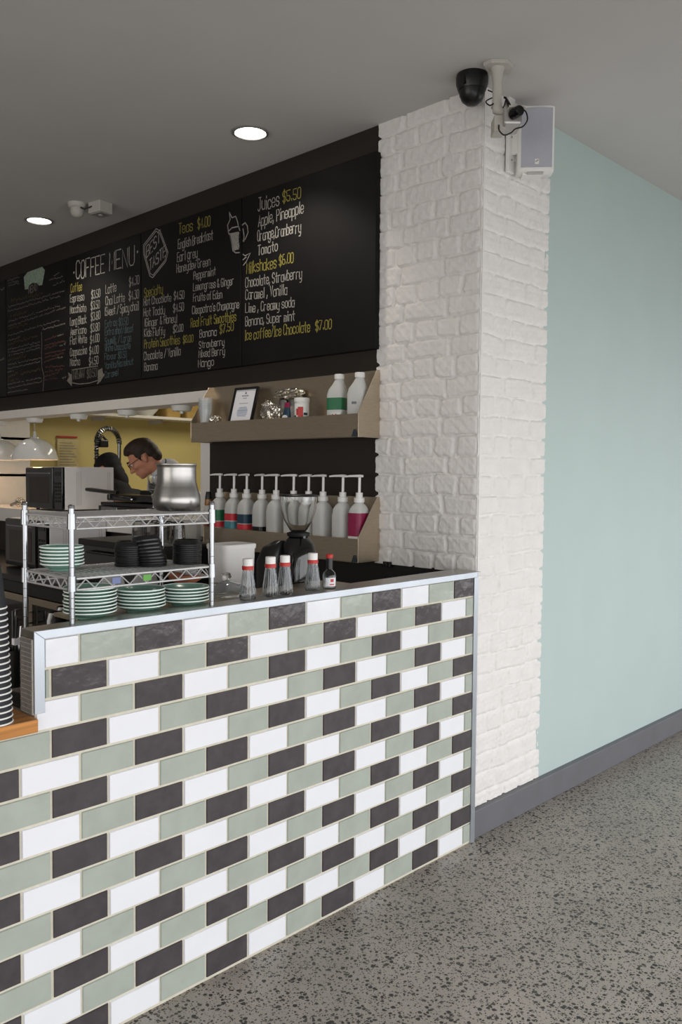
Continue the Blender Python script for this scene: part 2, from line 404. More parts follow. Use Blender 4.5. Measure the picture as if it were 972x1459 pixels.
for row in range(15):
    zt=ZT-row*PV; zb=zt-PV+GR; zb=max(zb,.004)
    off=YA+(0 if row%2==0 else PH/2)
    k0=int(math.floor((-3.45-off)/PH))
    for kk in range(k0,40):
        a=off+kk*PH; bb=a+PH-GR
        lo=-3.4 if zt<.84 else (Y0+.029 if zb>.872 else Y0+.006)
        hi=-.063
        a2,b2=max(a,lo),min(bb,hi)
        if b2<=a2: continue
        col=kk%3
        if row%2==1: col=(kk+1)%3 if False else (kk+2)%3
        z1=zt
        if a<Y0 and zt>.84 and zb<.84 : 
            pass
        mi={0:2,1:0,2:1}[col]
        j=random.uniform(-.0008,.0008)
        tile(a2+j,b2+j,zb,z1,mi)
tl.build('tile_facing',[M_wt,M_st,M_dt],ctr)
lg=MB().prism([(-.036,Y0),(.03,Y0),(.03,-.016),(-.09,-.016)],2,1.052,1.0702); lg.build('ledge_top',M_steel,ctr,bevel=.0015)
tr=MB()
tr.prism([(Y0,1.0706),(-.04,1.0706),(-.04,1.0495),(Y0+.026,1.0495)],0,.0262,.0345)
tr.prism([(Y0,1.0706),(Y0+.026,1.0495),(Y0+.026,.872),(Y0,.872)],0,.0262,.0345)
tr.build('edge_trim',M_alu,ctr,bevel=.0008)
MB().box(.004,.0345,-.062,-.044,0,1.0495).box(.004,.0345,-.044,-.036,0,1.0706).build('corner_trim',M_alu,ctr,bevel=.001)
et=MB()
for i in range(17):
    z1=1.049-i*.0112; z0=z1-.0088
    for (a,b_) in((-.034,-.006),(-.0035,.024)): et.box(a,b_,Y0-.003,Y0+.006,max(z0,.87),z1)
et.box(-.0345,.0255,Y0-.0012,Y0+.005,.87,1.05,1); et.build('end_tiles',[M_mos,M_grout],ctr)
# timber shelf end at lower level
tb=MB().box(-.52,.06,-3.4,Y0-.004,.8365,.868).build('timber_benchtop',M_wood,bevel=.002)
tag(tb,'low oiled timber benchtop at left end of tiled counter','benchtop')

# ------------------------------------------------------------------ benches behind the counter
bb=MB().box(-4.6,-.72,-.6,.0,.815,.85).box(-.72,-.045,-1.75,-.0,.815,.85)
bt=bb.build('back_benchtop',M_bench,bevel=.003); tag(bt,'black benchtop running along the wall behind the tiled counter','benchtop')
fr=thing('underbench_fridge','steel framed glass door fridge under the black benchtop','fridge',(-2.65,-.55,0))
MB().box(-.62,.62,0,.53,.06,.81).build('body',M_black,fr)
for sx in(-1,1):
    d=MB(); cx=.305*sx
    d.box(cx-.29,cx+.29,-.035,-.004,.09,.13); d.box(cx-.29,cx+.29,-.035,-.004,.70,.74); d.box(cx-.29,cx-.25,-.035,-.004,.13,.70); d.box(cx+.25,cx+.29,-.035,-.004,.13,.70)
    dd=d.build('door',M_steelv,fr,bevel=.002)
    MB().box(cx-.25,cx+.25,-.02,-.012,.13,.70).build('door_glass',M_blackgl,dd)
    MB().tube([(cx-sx*.23,-.036,.6),(cx-sx*.23,-.07,.6),(cx-sx*.23,-.07,.66),(cx-sx*.23,-.036,.66)],.006).build('handle',M_chrome,dd)
MB().box(-.6,.6,-.01,0,.0,.06).build('kick_panel',M_steelv,fr)
MB().box(-.62,.62,-.03,0,.745,.81).build('control_panel',M_black,fr,bevel=.002)
cb2=thing('bench_cupboard','plain black cupboards carrying the benchtop behind the counter','cupboard',(-1.3,-.5,0))
MB().box(-.7,1.25,0,.49,.0,.813).build('carcass',M_black,cb2)
for i in range(3): 
    d=MB().box(-.68+i*.45,-.25+i*.45,-.02,0,.08,.8).build('door',M_black,cb2,bevel=.002)
    MB().tube([(-.3+i*.45,-.02,.7),(-.3+i*.45,-.045,.7),(-.3+i*.45,-.045,.78),(-.3+i*.45,-.02,.78)],.005).build('handle',M_chrome,d)
rs=thing('riser_shelf','narrow steel shelf tucked behind the counter ledge under plates','shelf',(0,0,0))
MB().box(-.222,-.0945,-1.668,-.62,1.0545,1.0645).build('shelf_board',M_steelv,rs,bevel=.001)
for y in(-1.6,-1.15,-.7): MB().tube([(-.16,y,.85),(-.16,y,1.055)],.008).build('leg',M_steelv,rs)

# ------------------------------------------------------------------ stroke lettering for the chalk boards
GL={'A':'02,28,42 14,34','B':'02,08,38,47,46,35,05 35,44,43,32,02','C':'47,38,18,07,03,12,32,43','D':'02,08,28,46,44,22,02','E':'48,08,02,42 05,35','F':'48,08,02 05,35','G':'47,38,18,07,03,12,32,43,45,25','H':'08,02 48,42 05,45','I':'22,28 18,38 12,32','J':'18,48 38,33,22,12,03','K':'08,02 48,05,42','L':'08,02,42','M':'02,08,24,48,42','N':'02,08,42,48','O':'18,07,03,12,32,43,47,38,18','P':'02,08,38,47,46,35,05','R':'02,08,38,47,46,35,05 25,42','S':'47,38,18,07,06,15,35,44,43,32,12,03','T':'08,48 28,22','U':'08,03,12,32,43,48','V':'08,22,48','W':'08,12,26,32,48','Y':'08,25,48 25,22',
'a':'46,42 45,36,16,05,03,12,32,43','b':'08,02 05,16,36,45,43,32,12,03','c':'45,36,16,05,03,12,32,43','d':'48,42 45,36,16,05,03,12,32,43','e':'04,44,45,36,16,05,03,12,32,43','f':'48,38,27,22 06,36','g':'46,41,30,10,01 45,36,16,05,03,12,32,43','h':'08,02 05,16,36,45,42','i':'22,26 27,28','j':'26,21,10 27,28','k':'08,02 46,04,42','l':'28,22','m':'02,06 05,16,25,22 25,36,45,42','n':'02,06 05,16,36,45,42','o':'16,05,03,12,32,43,45,36,16','p':'06,00 05,16,36,45,43,32,12,03','q':'46,40 45,36,16,05,03,12,32,43','r':'02,06 05,16,36','s':'45,36,16,05,14,34,43,32,12,03','t':'28,23,32 06,46','u':'06,03,12,32,43 46,42','v':'06,22,46','w':'06,12,25,32,46','x':'06,42 46,02','y':'06,03,12,32,43 46,41,30,10','z':'06,46,02,42',
'0':'18,07,03,12,32,43,47,38,18','1':'17,28,22','2':'07,18,38,47,46,02,42','3':'08,48,25,35,44,43,32,12,03','4':'32,38,04,44','5':'48,08,05,35,44,43,32,12,03','6':'38,18,06,03,12,32,43,44,35,05','7':'08,48,12','8':'15,06,07,18,38,47,46,35,15,04,03,12,32,43,44,35','$':'47,38,18,07,06,15,35,44,43,32,12,03 29,21','.':'22,23',',':'23,11','\'':'28,27','/':'02,48','&':'42,07,18,28,27,04,03,12,22,44','(':'38,27,23,32','[':'38,28,22,32',')':'18,27,23,12',']':'18,28,22,12','-':'15,35'}
YB=-.0315   # chalk lies on the board face
def ribbon(mb,pts,wd,y=YB,mi=0,nrm=1):
    """flat stroke on a plane y = const; pts are (x, z)"""
    P=[Vector((p[0],p[1])) for p in pts]
    P=[p for i,p in enumerate(P) if i==0 or (p-P[i-1]).length>1e-5]
    if len(P)<2: return
    vs=[]
    for i,p in enumerate(P):
        t=(P[min(i+1,len(P)-1)]-P[max(i-1,0)]); 
        if t.length<1e-6: t=Vector((1,0))
        t.normalize(); n=Vector((-t.y,t.x))*wd/2
        if i==0: p=p-t*wd*.3
        if i==len(P)-1: p=p+t*wd*.3
        vs+=[(p.x+n.x,y,p.y+n.y),(p.x-n.x,y,p.y-n.y)]
    mb.add(vs,[(2*i,2*i+1,2*i+3,2*i+2) for i in range(len(P)-1)],mi)
def bp(u,v,y=YB): p=at(u,v,1,y); return (p.x,p.z)
def write(mb,text,u0,v0,u1,v1,hpx,wd=.0046,mi=0,jit=1):
    a=Vector(bp(u0,v0)); b=Vector(bp(u1,v1)); top=Vector(bp(u0,v0-hpx)); h=(top-a).length/6
    adv=[(2.6 if c in "il.,'Ij[]()" else (3.0 if c==' ' else 5.2)) for c in text]; tot=sum(adv)-1.2
    d=(b-a)/tot; up=Vector((0,1)); x=0
    for c,w in zip(text,adv):
        if c!=' ':
            sh=-1.2 if w==2.6 else 0; jy=random.uniform(-.25,.25)*jit; sk=random.uniform(0,.06)
            for st in GL[c].split():
                if st and c!=' ':
                    pts=[a+d*(x+int(q[0])+sh+ (int(q[1])-2)*sk)+up*h*(int(q[1])-2+jy) for q in st.split(',')]
                    ribbon(mb,pts,wd*random.uniform(.85,1.15),mi=mi)
        x+=w
def scribble(mb,u0,v0,u1,v1,hpx,wd=.004,mi=0):
    """a line of small joined-up handwriting too small to read"""
    a=Vector(bp(u0,v0)); b=Vector(bp(u1,v1)); h=(Vector(bp(u0,v0-hpx))-a).length; L=(b-a).length; n=max(4,int(L/.011)); seg=[]
    for i in range(n+1):
        if seg and random.random()<.16: ribbon(mb,seg,wd,mi=mi); seg=[]
        t=i/n; y=h*(random.choice([0,.35,.55,.6,1.0]) if i%2 else random.uniform(-.1,.2)); q=a+(b-a)*t; seg.append((q.x,q.y+y))
    ribbon(mb,seg,wd,mi=mi)
def board(label,x0,x1,name='menu_chalkboard'):
    t=thing(name,label,'chalkboard',(0,0,0),0,'menu chalkboards along the dark wall')
    MB().box(x0+.004,x1-.004,-.030,-.001,1.988,2.826).build('board_panel',M_board,t,bevel=.003)
    return t
t=board('right-end menu chalkboard with juices and milkshakes, next to the brick pier',-1.433,-.522)
W=MB();Yl=MB()
write(Yl,'$5.50',402.7,288.8,428.6,281.9,15); write(W,'Juices',367.5,301,397.8,293.2,19)
for a in(('Apple, Pineapple',368.2,322.6,432.5,303.5,16),('Orange,Cranberry',367,343.5,428.6,330.7,15),('Tomato',367.5,364,395.4,357.3,14),('Chocolate, Strawberry',349.7,410,430,396.5,14),('Caramel , Vanilla',349.7,427.4,409,419.5,14),('Lime , Creamy soda',349.7,445.9,419.3,437.2,13),('Banana, Super mint',349.7,464.6,420,456.5,13)): write(W,*a)
for a in(('Milkshakes',351.5,390.4,393.6,381.3,16),('$6.00',397.8,378.8,418,373.4,14),('Ice coffee/Ice Chocolate',349.2,484.8,441.5,472.5,14),('$7.00',449.6,471.3,472.3,467.6,13)): write(Yl,*a)
z3=lambda a,b:(190+a/3.839,180+b/3.839)
dr=MB()
for pl in([(596,540),(612,527),(624,545),(628,580),(612,618),(600,625)],[(600,700),(612,708),(640,693),(618,740),(602,760)],[(600,560),(606,600),(604,630)],[(600,730),(618,715)]): ribbon(dr,[bp(*z3(*q)) for q in pl],.006)
W.build('chalk_lettering',M_cw,t); Yl.build('yellow_chalk_lettering',M_cy,t); dr.build('chalk_drawing',M_cw,t)
t=board('menu chalkboard with teas, speciality drinks and a chalk hexagon',-2.346,-1.433)
W=MB();Yl=MB()
for a in(('English Breakfast',253.8,355,303.3,341,13),('Earl grey',252.5,372.8,281.2,366.2,13),('Honeydew Green',251.7,388.4,299.4,378,12),('Peppermint',276,398.3,307.2,391.5,11),('Lemongrass & Ginger',275.4,414.4,333.3,405.3,11),('Fruits of Eden',275.4,430,316.3,424.5,11),("Cleopatra's Champagne",274,447.5,340.6,438.5,11),('Banana',284.6,480.9,308.5,477.7,11),('Strawberry',283.8,496.5,319.5,491.8,10),('Mixed Berry',283.3,509.5,320.2,505,10.5),('Mango',282.5,523.8,304.6,520.5,11),('Hot Chocolate',205,435.8,243.9,428.8,10.5),('$4.50',247.8,427.5,262.4,424.9,11),('Hot Toddy',205,450.9,234.8,447,11),('$4.50',246.8,445.2,261.9,441.8,11),('[Ginger & Honey]',206,465.2,252.5,459.2,11),('Kids Fluffy',205.6,479.6,234.8,477,11),('$2.00',246.8,474.3,260.9,471.7,10),('Chocolate / Vanilla',205,513.4,257.2,506.1,11.5),('Banana',205.6,528.3,224.4,526.5,11)): write(W,*a,wd=.0046)
for a in(('Teas',254.6,333.7,274.7,328.5,15),('$4.00',281.7,325.9,299.4,322,14),('Real Fruit Smoothies',272,466.5,336.4,456.6,12.5),('$7.50',313,475.1,332.7,470.4,12),('Specialty',205.6,423.6,231.7,417.8,13),('Protein Smoothies',205.6,496.5,256.4,490,12),('$8.00',260.9,488.7,275.2,486.9,10)): write(Yl,*a,wd=.0046)
dr=MB()
hexo=[(55,650),(125,560),(147,572),(190,690),(178,738),(106,828),(90,818),(57,700)]
for sc in(1,.9): 
    pts=[(122+(x-122)*sc,694+(y-694)*sc) for x,y in hexo]; ribbon(dr,[bp(*z3(*q)) for q in pts+[pts[0]]],.0055)
write(dr,'BEST',*z3(72,722),*z3(146,632),16,wd=.006); write(dr,'TASTE',*z3(88,792),*z3(176,706),15,wd=.006)
for pl in([(525,470),(540,500),(560,492),(570,520),(575,545)],[(525,470),(530,510),(516,540),(520,580)],[(520,580),(530,600),(545,680),(560,692),(580,690)],[(575,545),(583,570)],[(520,575),(540,555),(572,548)]): ribbon(dr,[bp(*z3(*q)) for q in pl],.006)
for i in range(22): 
    yv=585+i*4.3; xl=524+i*1.0; ribbon(dr,[bp(*z3(xl+random.uniform(0,5),yv+3)),bp(*z3(580-random.uniform(0,6),yv-6))],.0045)
W.build('chalk_lettering',M_cw,t); Yl.build('yellow_chalk_lettering',M_cy,t); dr.build('chalk_drawing',M_cw,t)
t=board('menu chalkboard headed COFFEE MENU with two columns of prices',-3.226,-2.346)
W=MB();Yl=MB();B=MB()
write(W,'COFFEE',108.5,397.8,149,387.5,25,wd=.008); write(W,'MENU',156,386,191.5,377,26,wd=.008); ribbon(W,[bp(104.8,388.6),bp(105.8,388.2)],.012); ribbon(W,[bp(195.4,359),bp(196.4,358.6)],.012)
for a in(('Espresso',100,430.7,119.9,427.9,11),('$3.50',130.3,425.7,142.6,423.1,11),('Macchiato',100,446.9,122.7,443.7,11),('$3.50',129.6,441.5,142.1,438.7,11),('Long Black',100,463.8,123.1,459.9,11),('$3.80',129.6,457.3,142.6,453.8,11),('Americano',100.5,477.6,123.1,474.6,10.5),('$3.80',129,473.9,141.9,470.7,11),('Flat White',100,491.2,123.8,487.9,11),('$4.00',128.5,489.7,141.5,486.2,11),('Cappuccino',100,507.4,123.8,504.1,11),('$4.00',127.5,505.2,140.4,503.1,11),('Mocha',100,521.4,113.8,519.9,11),('$4.50',127,521,140,518.6,11),('Latte',150.6,418.8,165.7,415.1,12.5),('$4.30',184,408,198.3,404.1,12),('Chai Latte',150.6,435,177.8,429.6,12),('$4.30',183.6,427.5,197.7,424.2,12),('[Sweet / Spicy chai]',149.5,450.1,197.7,441.5,12)): write(W,*a,wd=.0046)
write(Yl,'Coffee',100.9,416.7,116.7,413.4,12)
for a in(('Extras $0.50',149.7,466.3,182.5,462,10),('Extra shot/decaf',149.7,478.2,190,472.8,10),('Soymilk / Large',149.7,491.2,186.9,485.8,10),('White Chocolate',149.7,500.9,185.8,496.6,9),('Flavour $0.50',149,512.8,180.4,509.5,9),('Vanilla/Hazelnut',149.5,525.7,190,519.3,9),('Caramel',149.5,538.7,168.5,534.4,9)): write(B,*a,wd=.0046)
zb=lambda a,b:(90+a/8.836,500+b/8.836)
dr=MB()
for pl in([(110,385),(110,240),(435,188),(440,370)],[(110,400),(200,418),(330,405),(440,370)]): ribbon(dr,[bp(*zb(*q)) for q in pl],.006)
for poly in([(60,268),(108,300),(108,445),(75,405),(45,375),(75,330)],[(440,245),(492,215),(500,275),(522,300),(470,385),(425,425),(440,365)]):
    dr.add([(bp(*zb(*q))[0],YB,bp(*zb(*q))[1]) for q in poly],[tuple(range(len(poly)))])
write(dr,'TAKEAWAY',*zb(122,362),*zb(270,335),13,wd=.004); write(dr,'$0.50',*zb(300,345),*zb(420,322),12,wd=.004)
W.build('chalk_lettering',M_cw,t); Yl.build('yellow_chalk_heading',M_cy,t); B.build('blue_grey_chalk_lettering',M_cb,t); dr.build('chalk_banner',M_cd,t)
t=board('menu chalkboard with a pale green crest and dense small writing',-4.105,-3.226)
za=lambda a,b:(a/9.72,370+b/9.72); zc=lambda a,b:(a/9.72,460+b/9.72)
cr=MB(); poly=[(345,415),(330,240),(380,175),(585,98),(622,145),(585,350),(540,360),(515,325),(450,322),(410,350),(390,405)]
cr.add([(bp(*za(*q))[0],YB,bp(*za(*q))[1]) for q in poly],[tuple(range(len(poly)))]); cr.build('chalk_crest',M_cg,t)
W=MB();O=MB();Rd=MB(); write(W,'MENU',*za(395,470),*za(510,420),9.5,wd=.009)
for i in range(6): pass
for (a,b,c_,d_) in((105,300,265,250),(115,330,270,300),(115,372,265,330),(680,290,865,240),(735,360,890,300),(745,225,820,190)): scribble(W,*za(a,b),*za(c_,d_),3.2,.0045)
for (a,b,c_,d_) in((110,665,890,440),(110,725,830,510),(110,870,830,640),(110,930,910,670),(115,1060,820,845)): scribble(W,*za(a,b),*za(c_,d_),3,.0045)
for (a,b,c_,d_) in((150,590,590,480),(140,800,370,735),(120,970,380,900)): scribble(O,*za(a,b),*za(c_,d_),5,.006)
for (a,b,c_,d_) in((110,375,550,270),(110,420,550,315),(110,465,550,350),(105,590,570,490),(105,640,565,540),(105,690,190,665),(105,860,570,765),(105,915,580,820),(105,975,380,930),(105,255,280,205)): scribble(W,*zc(a,b),*zc(c_,d_),2.6,.0045)
for (a,b,c_,d_) in((110,310,520,190),(110,530,360,470),(110,760,250,700),(280,720,560,650),(110,820,250,780)): scribble(O,*zc(a,b),*zc(c_,d_),5,.006)
for (a,b,c_,d_) in((610,250,780,190),(615,320,900,260),(620,365,780,320),(610,440,900,380),(610,490,880,430),(610,545,790,490),(620,620,890,600),(620,690,890,640),(620,750,820,690),(620,800,830,770)): scribble(Rd,*zc(a,b),*zc(c_,d_),2.6,.005)
for (a,b,c_,d_) in((795,190,875,165),(830,320,910,300),(790,500,865,480),(850,780,915,760),(590,100,900,20)): scribble(W,*zc(a,b),*zc(c_,d_),3.2,.006)
ribbon(W,[bp(*zc(*q)) for q in[(575,130),(580,300),(575,420),(580,620),(610,740),(595,950)]],.006)
W.build('chalk_lettering',M_cd,t); O.build('olive_chalk_headings',M_co,t); Rd.build('red_chalk_lettering',M_cr,t)
t=board('leftmost menu chalkboard, only its right edge inside the photo',-4.98,-4.105)
W=MB(); scribble(W,0,514,6,512,3,.006); scribble(W,0,414,6,412,3,.006); W.build('chalk_lettering',M_cd,t)

# ------------------------------------------------------------------ ceiling fittings
def downlight(x,y,label,r=.068):
    t=thing('recessed_downlight',label,'ceiling light',(x,y,ZC),0,'recessed ceiling lights')
    MB().lathe([(r*1.0,.0),(r*1.18,-.001),(r*1.2,-.006),(r*1.02,-.009),(r*.98,-.002),(r*.98,.0)],40).build('trim_ring',M_silver,t)
    MB().lathe([(0,-.003),(r*.98,-.003),(r*.98,-.0005),(0,-.0005)],40).build('diffuser',M_led,t)
    lamp('downlight_beam','SPOT',(x,y,ZC-.03),20,(1,.92,.8),.06,(0,0,0),None,math.radians(125))
downlight(-1.005,-.33,'round recessed ceiling light nearer the brick pier')
downlight(-2.94,-.351,'round recessed ceiling light at the left edge beside the white sensor')
downlight(-4.9,-.36,'round recessed ceiling light outside the frame on the left')
# white sensor and box
p=at(110,290,2,ZC); t=thing('ceiling_sensor','small white dome sensor on the ceiling left of a white junction box','sensor',(p.x,p.y,ZC))
MB().lathe([(0,-.0),(.052,0),(.05,-.018),(.04,-.028),(.0,-.028)],28).build('base',M_camw,t)
MB().lathe([(.036,-.027),(.038,-.045),(.03,-.066),(.016,-.076),(0,-.078)],28).build('dome',M_camw,t)
MB().tube([(.04,.0,-.03),(.06,.012,-.04),(.09,.03,-.03),(.12,.06,-.02)],.004).build('cable',M_cable,t)
p=at(143,289,2,ZC); t=thing('junction_box','small square white junction box on the ceiling beside the dome sensor','box',(p.x,p.y,ZC),math.radians(8))
MB().box(-.05,.05,-.045,.045,-.062,-.0).build('housing',M_camw,t,bevel=.004); MB().box(-.042,.042,-.037,.037,-.068,-.062).build('cover_plate',M_silver,t,bevel=.002)
MB().lathe([(0,-.0705),(.012,-.0705),(.012,-.067),(0,-.067)],16,(.0,0,0)).build('lens',M_greypl,t)
# black dome camera over the pier corner
p=at(673,111,2,ZC-.01); p.y=min(p.y,-.1); t=thing('dome_camera','matte black dome security camera on the ceiling above the brick corner','camera',(p.x,p.y,ZC))
MB().lathe([(0,0),(.058,0),(.061,-.012),(.06,-.035),(.052,-.058),(.0,-.058)],36).build('base',M_black,t)
MB().lathe([(.05,-.055),(.047,-.075),(.038,-.095),(.022,-.108),(0,-.112)],36).build('dome',M_black,t)
MB().box(.004,.012,-.062,-.056,-.052,-.022).build('slot',M_lens,t)
# bracket camera
p=at(709,92,2,ZC); bx,by=p.x,p.y
t=thing('bracket_camera','pale box security camera hanging from a ceiling bracket beside the wall speaker','camera',(bx,by,ZC),YAW)
# local axes: x = camera right, y = away from camera
MB().prism([(-.056,-.02),(-.03,-.045),(.03,-.045),(.058,-.005),(.055,.05),(-.02,.055)],2,-.014,0).build('ceiling_plate',M_camw,t,bevel=.002)
MB().lathe([(.02,-.155),(.017,-.12),(.017,-.07),(.021,-.03),(.029,-.006)],20).build('drop_arm',M_camw,t)
MB().tube([(0,0,-.14),(.002,0,-.163),(.02,.0,-.172),(.05,.0,-.165)],[.02,.02,.015,.012],12).build('elbow',M_camw,t)
hs=MB().box(.018,.085,-.05,.055,-.232,-.172).build('housing',M_silver,t,bevel=.008)
MB().box(-.012,.03,-.02,.05,-.245,-.188).build('rear_box',M_camw,t,bevel=.003)
ln=MB().lathe([(0,0),(.019,0),(.019,.04),(.016,.045),(0,.04)],20,(.05,-.05,-.2),0,True,None,Matrix.Rotation(math.radians(90),3,'X')@Matrix.Rotation(math.radians(24),3,'Y')).build('lens',M_lens,t)
MB().box(.03,.09,-.08,-.05,-.185,-.178).build('sun_hood',M_camw,t,bevel=.002)
cbm=MB()
cbm.tube(curve([(.005,-.02,-.225),(.004,-.035,-.25),(.02,-.045,-.27),(.045,-.045,-.262),(.06,-.05,-.25),(.085,-.06,-.245),(.1,-.06,-.222),(.095,-.06,-.195),(.08,-.06,-.185),(.07,-.05,-.19)]),.0026)
cbm.tube(curve([(.045,.0,-.172),(.046,.02,-.14),(.04,.03,-.11),(.035,.04,-.1)]),.004); cbm.tube(curve([(.06,.0,-.175),(.058,.02,-.145),(.045,.035,-.11)]),.0026); cbm.tube(curve([(.01,.02,-.15),(.03,.03,-.14),(.04,.04,-.11)]),.0026)
cbm.build('cable',M_cable,t)
a=at(686,125,2,2.9); q0=Vector((at(673,111,2,ZC-.01).x+.05,min(at(673,111,2,ZC-.01).y,-.1)+.03,ZC-.06))
cc=MB().tube(curve([q0,(q0.x+.03,q0.y+.015,2.865),(bx-.04,by-.01,2.825),(bx-.018,by-.02,2.80),(bx+.0,by-.022,2.80)]),.0025).build('camera_cable',M_cable); tag(cc,'thin black cable sagging from the black dome camera to the bracket camera','cable')
# wall speaker
sp=thing('wall_speaker','white wall speaker with grey grille fixed high on the white brick pier','speaker',(0,0,0))
c0=at(762,205,0,.085); ang=math.radians(66)     # cabinet turned towards the room
t=sp; sp.location=(.085,c0.y,c0.z); sp.rotation_euler=(0,0,YAW-math.radians(4))
MB().loft([(-.124,.066,.044,5,0,-.008),(-.119,.071,.050,6,0,-.008),(.124,.071,.050,6,0,-.008),(.129,.066,.044,5,0,-.008)],48).build('cabinet',M_whitepl,t)
gr=MB(); n=12
vs=[]
for i in range(n+1):
    x=-.06+.12*i/n; y=-.0585-.008*math.cos(x/.06*PI/2); vs+=[(x,y,-.112+.004*abs(x)/.06*0),(x,y,.116)]
vsb=[(x,y+.01,z) for x,y,z in vs]
gr.add(vs+vsb,[(2*i,2*i+2,2*i+3,2*i+1) for i in range(n)]+[(2*(n+1)+2*i,2*(n+1)+2*i+1,2*(n+1)+2*i+3,2*(n+1)+2*i+2) for i in range(n)]+[(2*i,2*i+1,2*(n+1)+2*i+1,2*(n+1)+2*i) for i in(0,n)]+[(2*i,2*(n+1)+2*i,2*(n+1)+2*i+2,2*i+2) for i in range(n)]+[(2*i+1,2*i+3,2*(n+1)+2*i+3,2*(n+1)+2*i+1) for i in range(n)])
go=gr.build('grille',M_grille,t)
lb=MB().box(-.008,.008,-.0682,-.0665,-.103,-.083).build('badge',M_whitepl,t)
lb2=MB(); lb2.add([(-.006,-.0686,-.092),(.003,-.0686,-.086),(.006,-.0686,-.086),(.006,-.0686,-.09),(-.003,-.0686,-.0955),(-.006,-.0686,-.0955)],[(0,1,2,3,4,5)]); lb2.build('logo_mark',M_silver,lb)
MB().box(-.05,.03,-.03,.04,-.131,-.123).build('foot_bracket',M_whitepl,t,bevel=.003)
MB().box(-.035,.03,-.045,-.03,-.131,-.123).build('terminal_strip',M_silver,t,bevel=.002)
wb=thing('speaker_bracket','white steel rail bracket carrying the wall speaker on the brick','bracket',(0,0,0))
by_=at(727,200,0,.012).y; zb_=at(727,240,0,.012).z
MB().box(.006,.02,by_-.022,by_+.022,zb_-.02,zb_+.28).build('rail',M_whitepl,wb,bevel=.002)
for zz in(zb_+.03,zb_+.12): MB().lathe([(0,0),(.004,0),(.004,.003),(0,.003)],10,(.02,by_,zz),0,True,None,Matrix.Rotation(PI/2,3,'Y')).build('screw',M_silver,wb)
MB().box(.018,.05,by_-.0,by_+.014,zb_+.05,zb_+.2).build('arm',M_whitepl,wb,bevel=.002)

# ------------------------------------------------------------------ steel wall shelves
def wall_shelf(label,x0,x1,zb,lip,ztop,yd):
    t=thing('steel_wall_shelf',label,'shelf',(0,0,0),0,'stainless shelves on the dark wall')
    sh=MB().prism([(-.0005,zb+lip-.02),(-.0005,zb+lip-.016),(-yd+.004,zb+lip-.016),(-yd+.004,zb+.003),(-yd+.03,zb+.003),(-yd+.03,zb),(-yd,zb),(-yd,zb+lip),(-yd+.003,zb+lip),(-yd+.003,zb+lip-.012),(-.003,zb+lip-.012),(-.003,zb+lip-.02)],0,x0,x1)
    sh=MB(); z=zb+lip
    sh.box(x0,x1,-yd+.002,-.001,z-.016,z-.012); sh.box(x0,x1,-yd,-yd+.003,zb+.002,z); sh.box(x0,x1,-yd,-yd+.03,zb,zb+.003)
    sh.build('shelf_pan',M_steelv,t)
    MB().box(x0,x1,-.005,-.001,z-.02,ztop).build('backsplash',M_steelv,t)
    for x in(x0-.003,x1):
        MB().prism([(-.001,zb),(-.001,ztop),(-.022,ztop),(-yd-.002,z+.004),(-yd-.002,zb+.02),(-yd+.014,zb)] if x<x1 else [(-.001,zb),(-.001,ztop),(-.022,ztop),(-yd-.002,z+.004),(-yd-.002,zb)],0,x,x+.0035).build('end_panel',M_steelv,t,bevel=.0005)
    MB().prism([(-.03,zb+.002),(.0,zb+.002),(-.012,zb+.033),(-.017,zb+.033)],1,-yd-.0085,-yd-.0022).build('corner_gusset',M_rub,t)
    for v in t.children:
        if v.name.startswith('corner_gusset'): v.location.x=x1
    return t
wall_shelf('upper stainless wall shelf with raised back below the chalkboards',-1.71,-.521,1.604,.100,1.898,.138)
wall_shelf('lower stainless wall shelf holding the row of syrup pumps',-1.60,-.516,1.068,.102,1.347,.138)
# small black power socket
so=thing('power_socket','small black power socket low on the brick pier','socket',at(553,804,1,-.005)); MB().box(-.02,.02,-.012,.002,-.012,.012).build('plate',M_black,so,bevel=.002); MB().box(-.008,.008,-.02,-.01,-.006,.006).build('plug',M_black,so,bevel=.002)

# ------------------------------------------------------------------ syrup pump bottles (lower wall shelf)
ZS=1.068+.102-.0118
def pump(label,x,y,lab=None,lab2=None,liquid=None,turn=0):
    t=thing('syrup_pump_bottle',label,'bottle',(x,y,ZS),0,'row of syrup pump bottles')
    r=.0385
    b=MB().loft([(0,r*.92,r*.92,4,0,0),(.006,r,r,4,0,0),(.105,r,r,4,0,0),(.134,r*.93,r*.95,3.4,.002,0),(.15,r*.74,r*.78,2.6,.003,0),(.162,.019,.019,2,.003,0),(.172,.018,.018,2,.003,0)],32).build('bottle',M_jug,t)
    if lab: MB().loft([(lab[1],r*1.015,r*1.015,4,0,0),(lab[2],r*1.015,r*1.015,4,0,0)],32,cap=False).build('label',lab[0],t)
    if lab2: MB().loft([(lab2[1],r*1.02,r*1.02,4,0,0),(lab2[2],r*1.02,r*1.02,4,0,0)],32,cap=False).build('lower_label',lab2[0],t)
    MB().lathe([(0,.166),(.023,.166),(.023,.186),(.0155,.187),(.0155,.208),(.007,.209),(0,.209)],24,(.003,0,0)).build('collar',M_whitepl,t)
    ph=MB().tube([(.003,0,.206),(.004,0,.262),(.004,0,.274)],.0062,12).build('pump_stem',M_whitepl,t)
    a=turn; dx,dy=math.cos(a),math.sin(a)
    hd=MB().tube([(.004+dx*.016,dy*.016,.280),(.004,0,.2805),(.004-dx*.02,-dy*.02,.2805),(.004-dx*.05,-dy*.05,.2795),(.004-dx*.07,-dy*.07,.277)],[.0055,.0065,.0055,.0048,.0038],12).build('nozzle',M_whitepl,ph)
    return t
stems=[313.4,333.5,351.7,373.6,393.7,418.6,440,460.6,488.7,512.2]
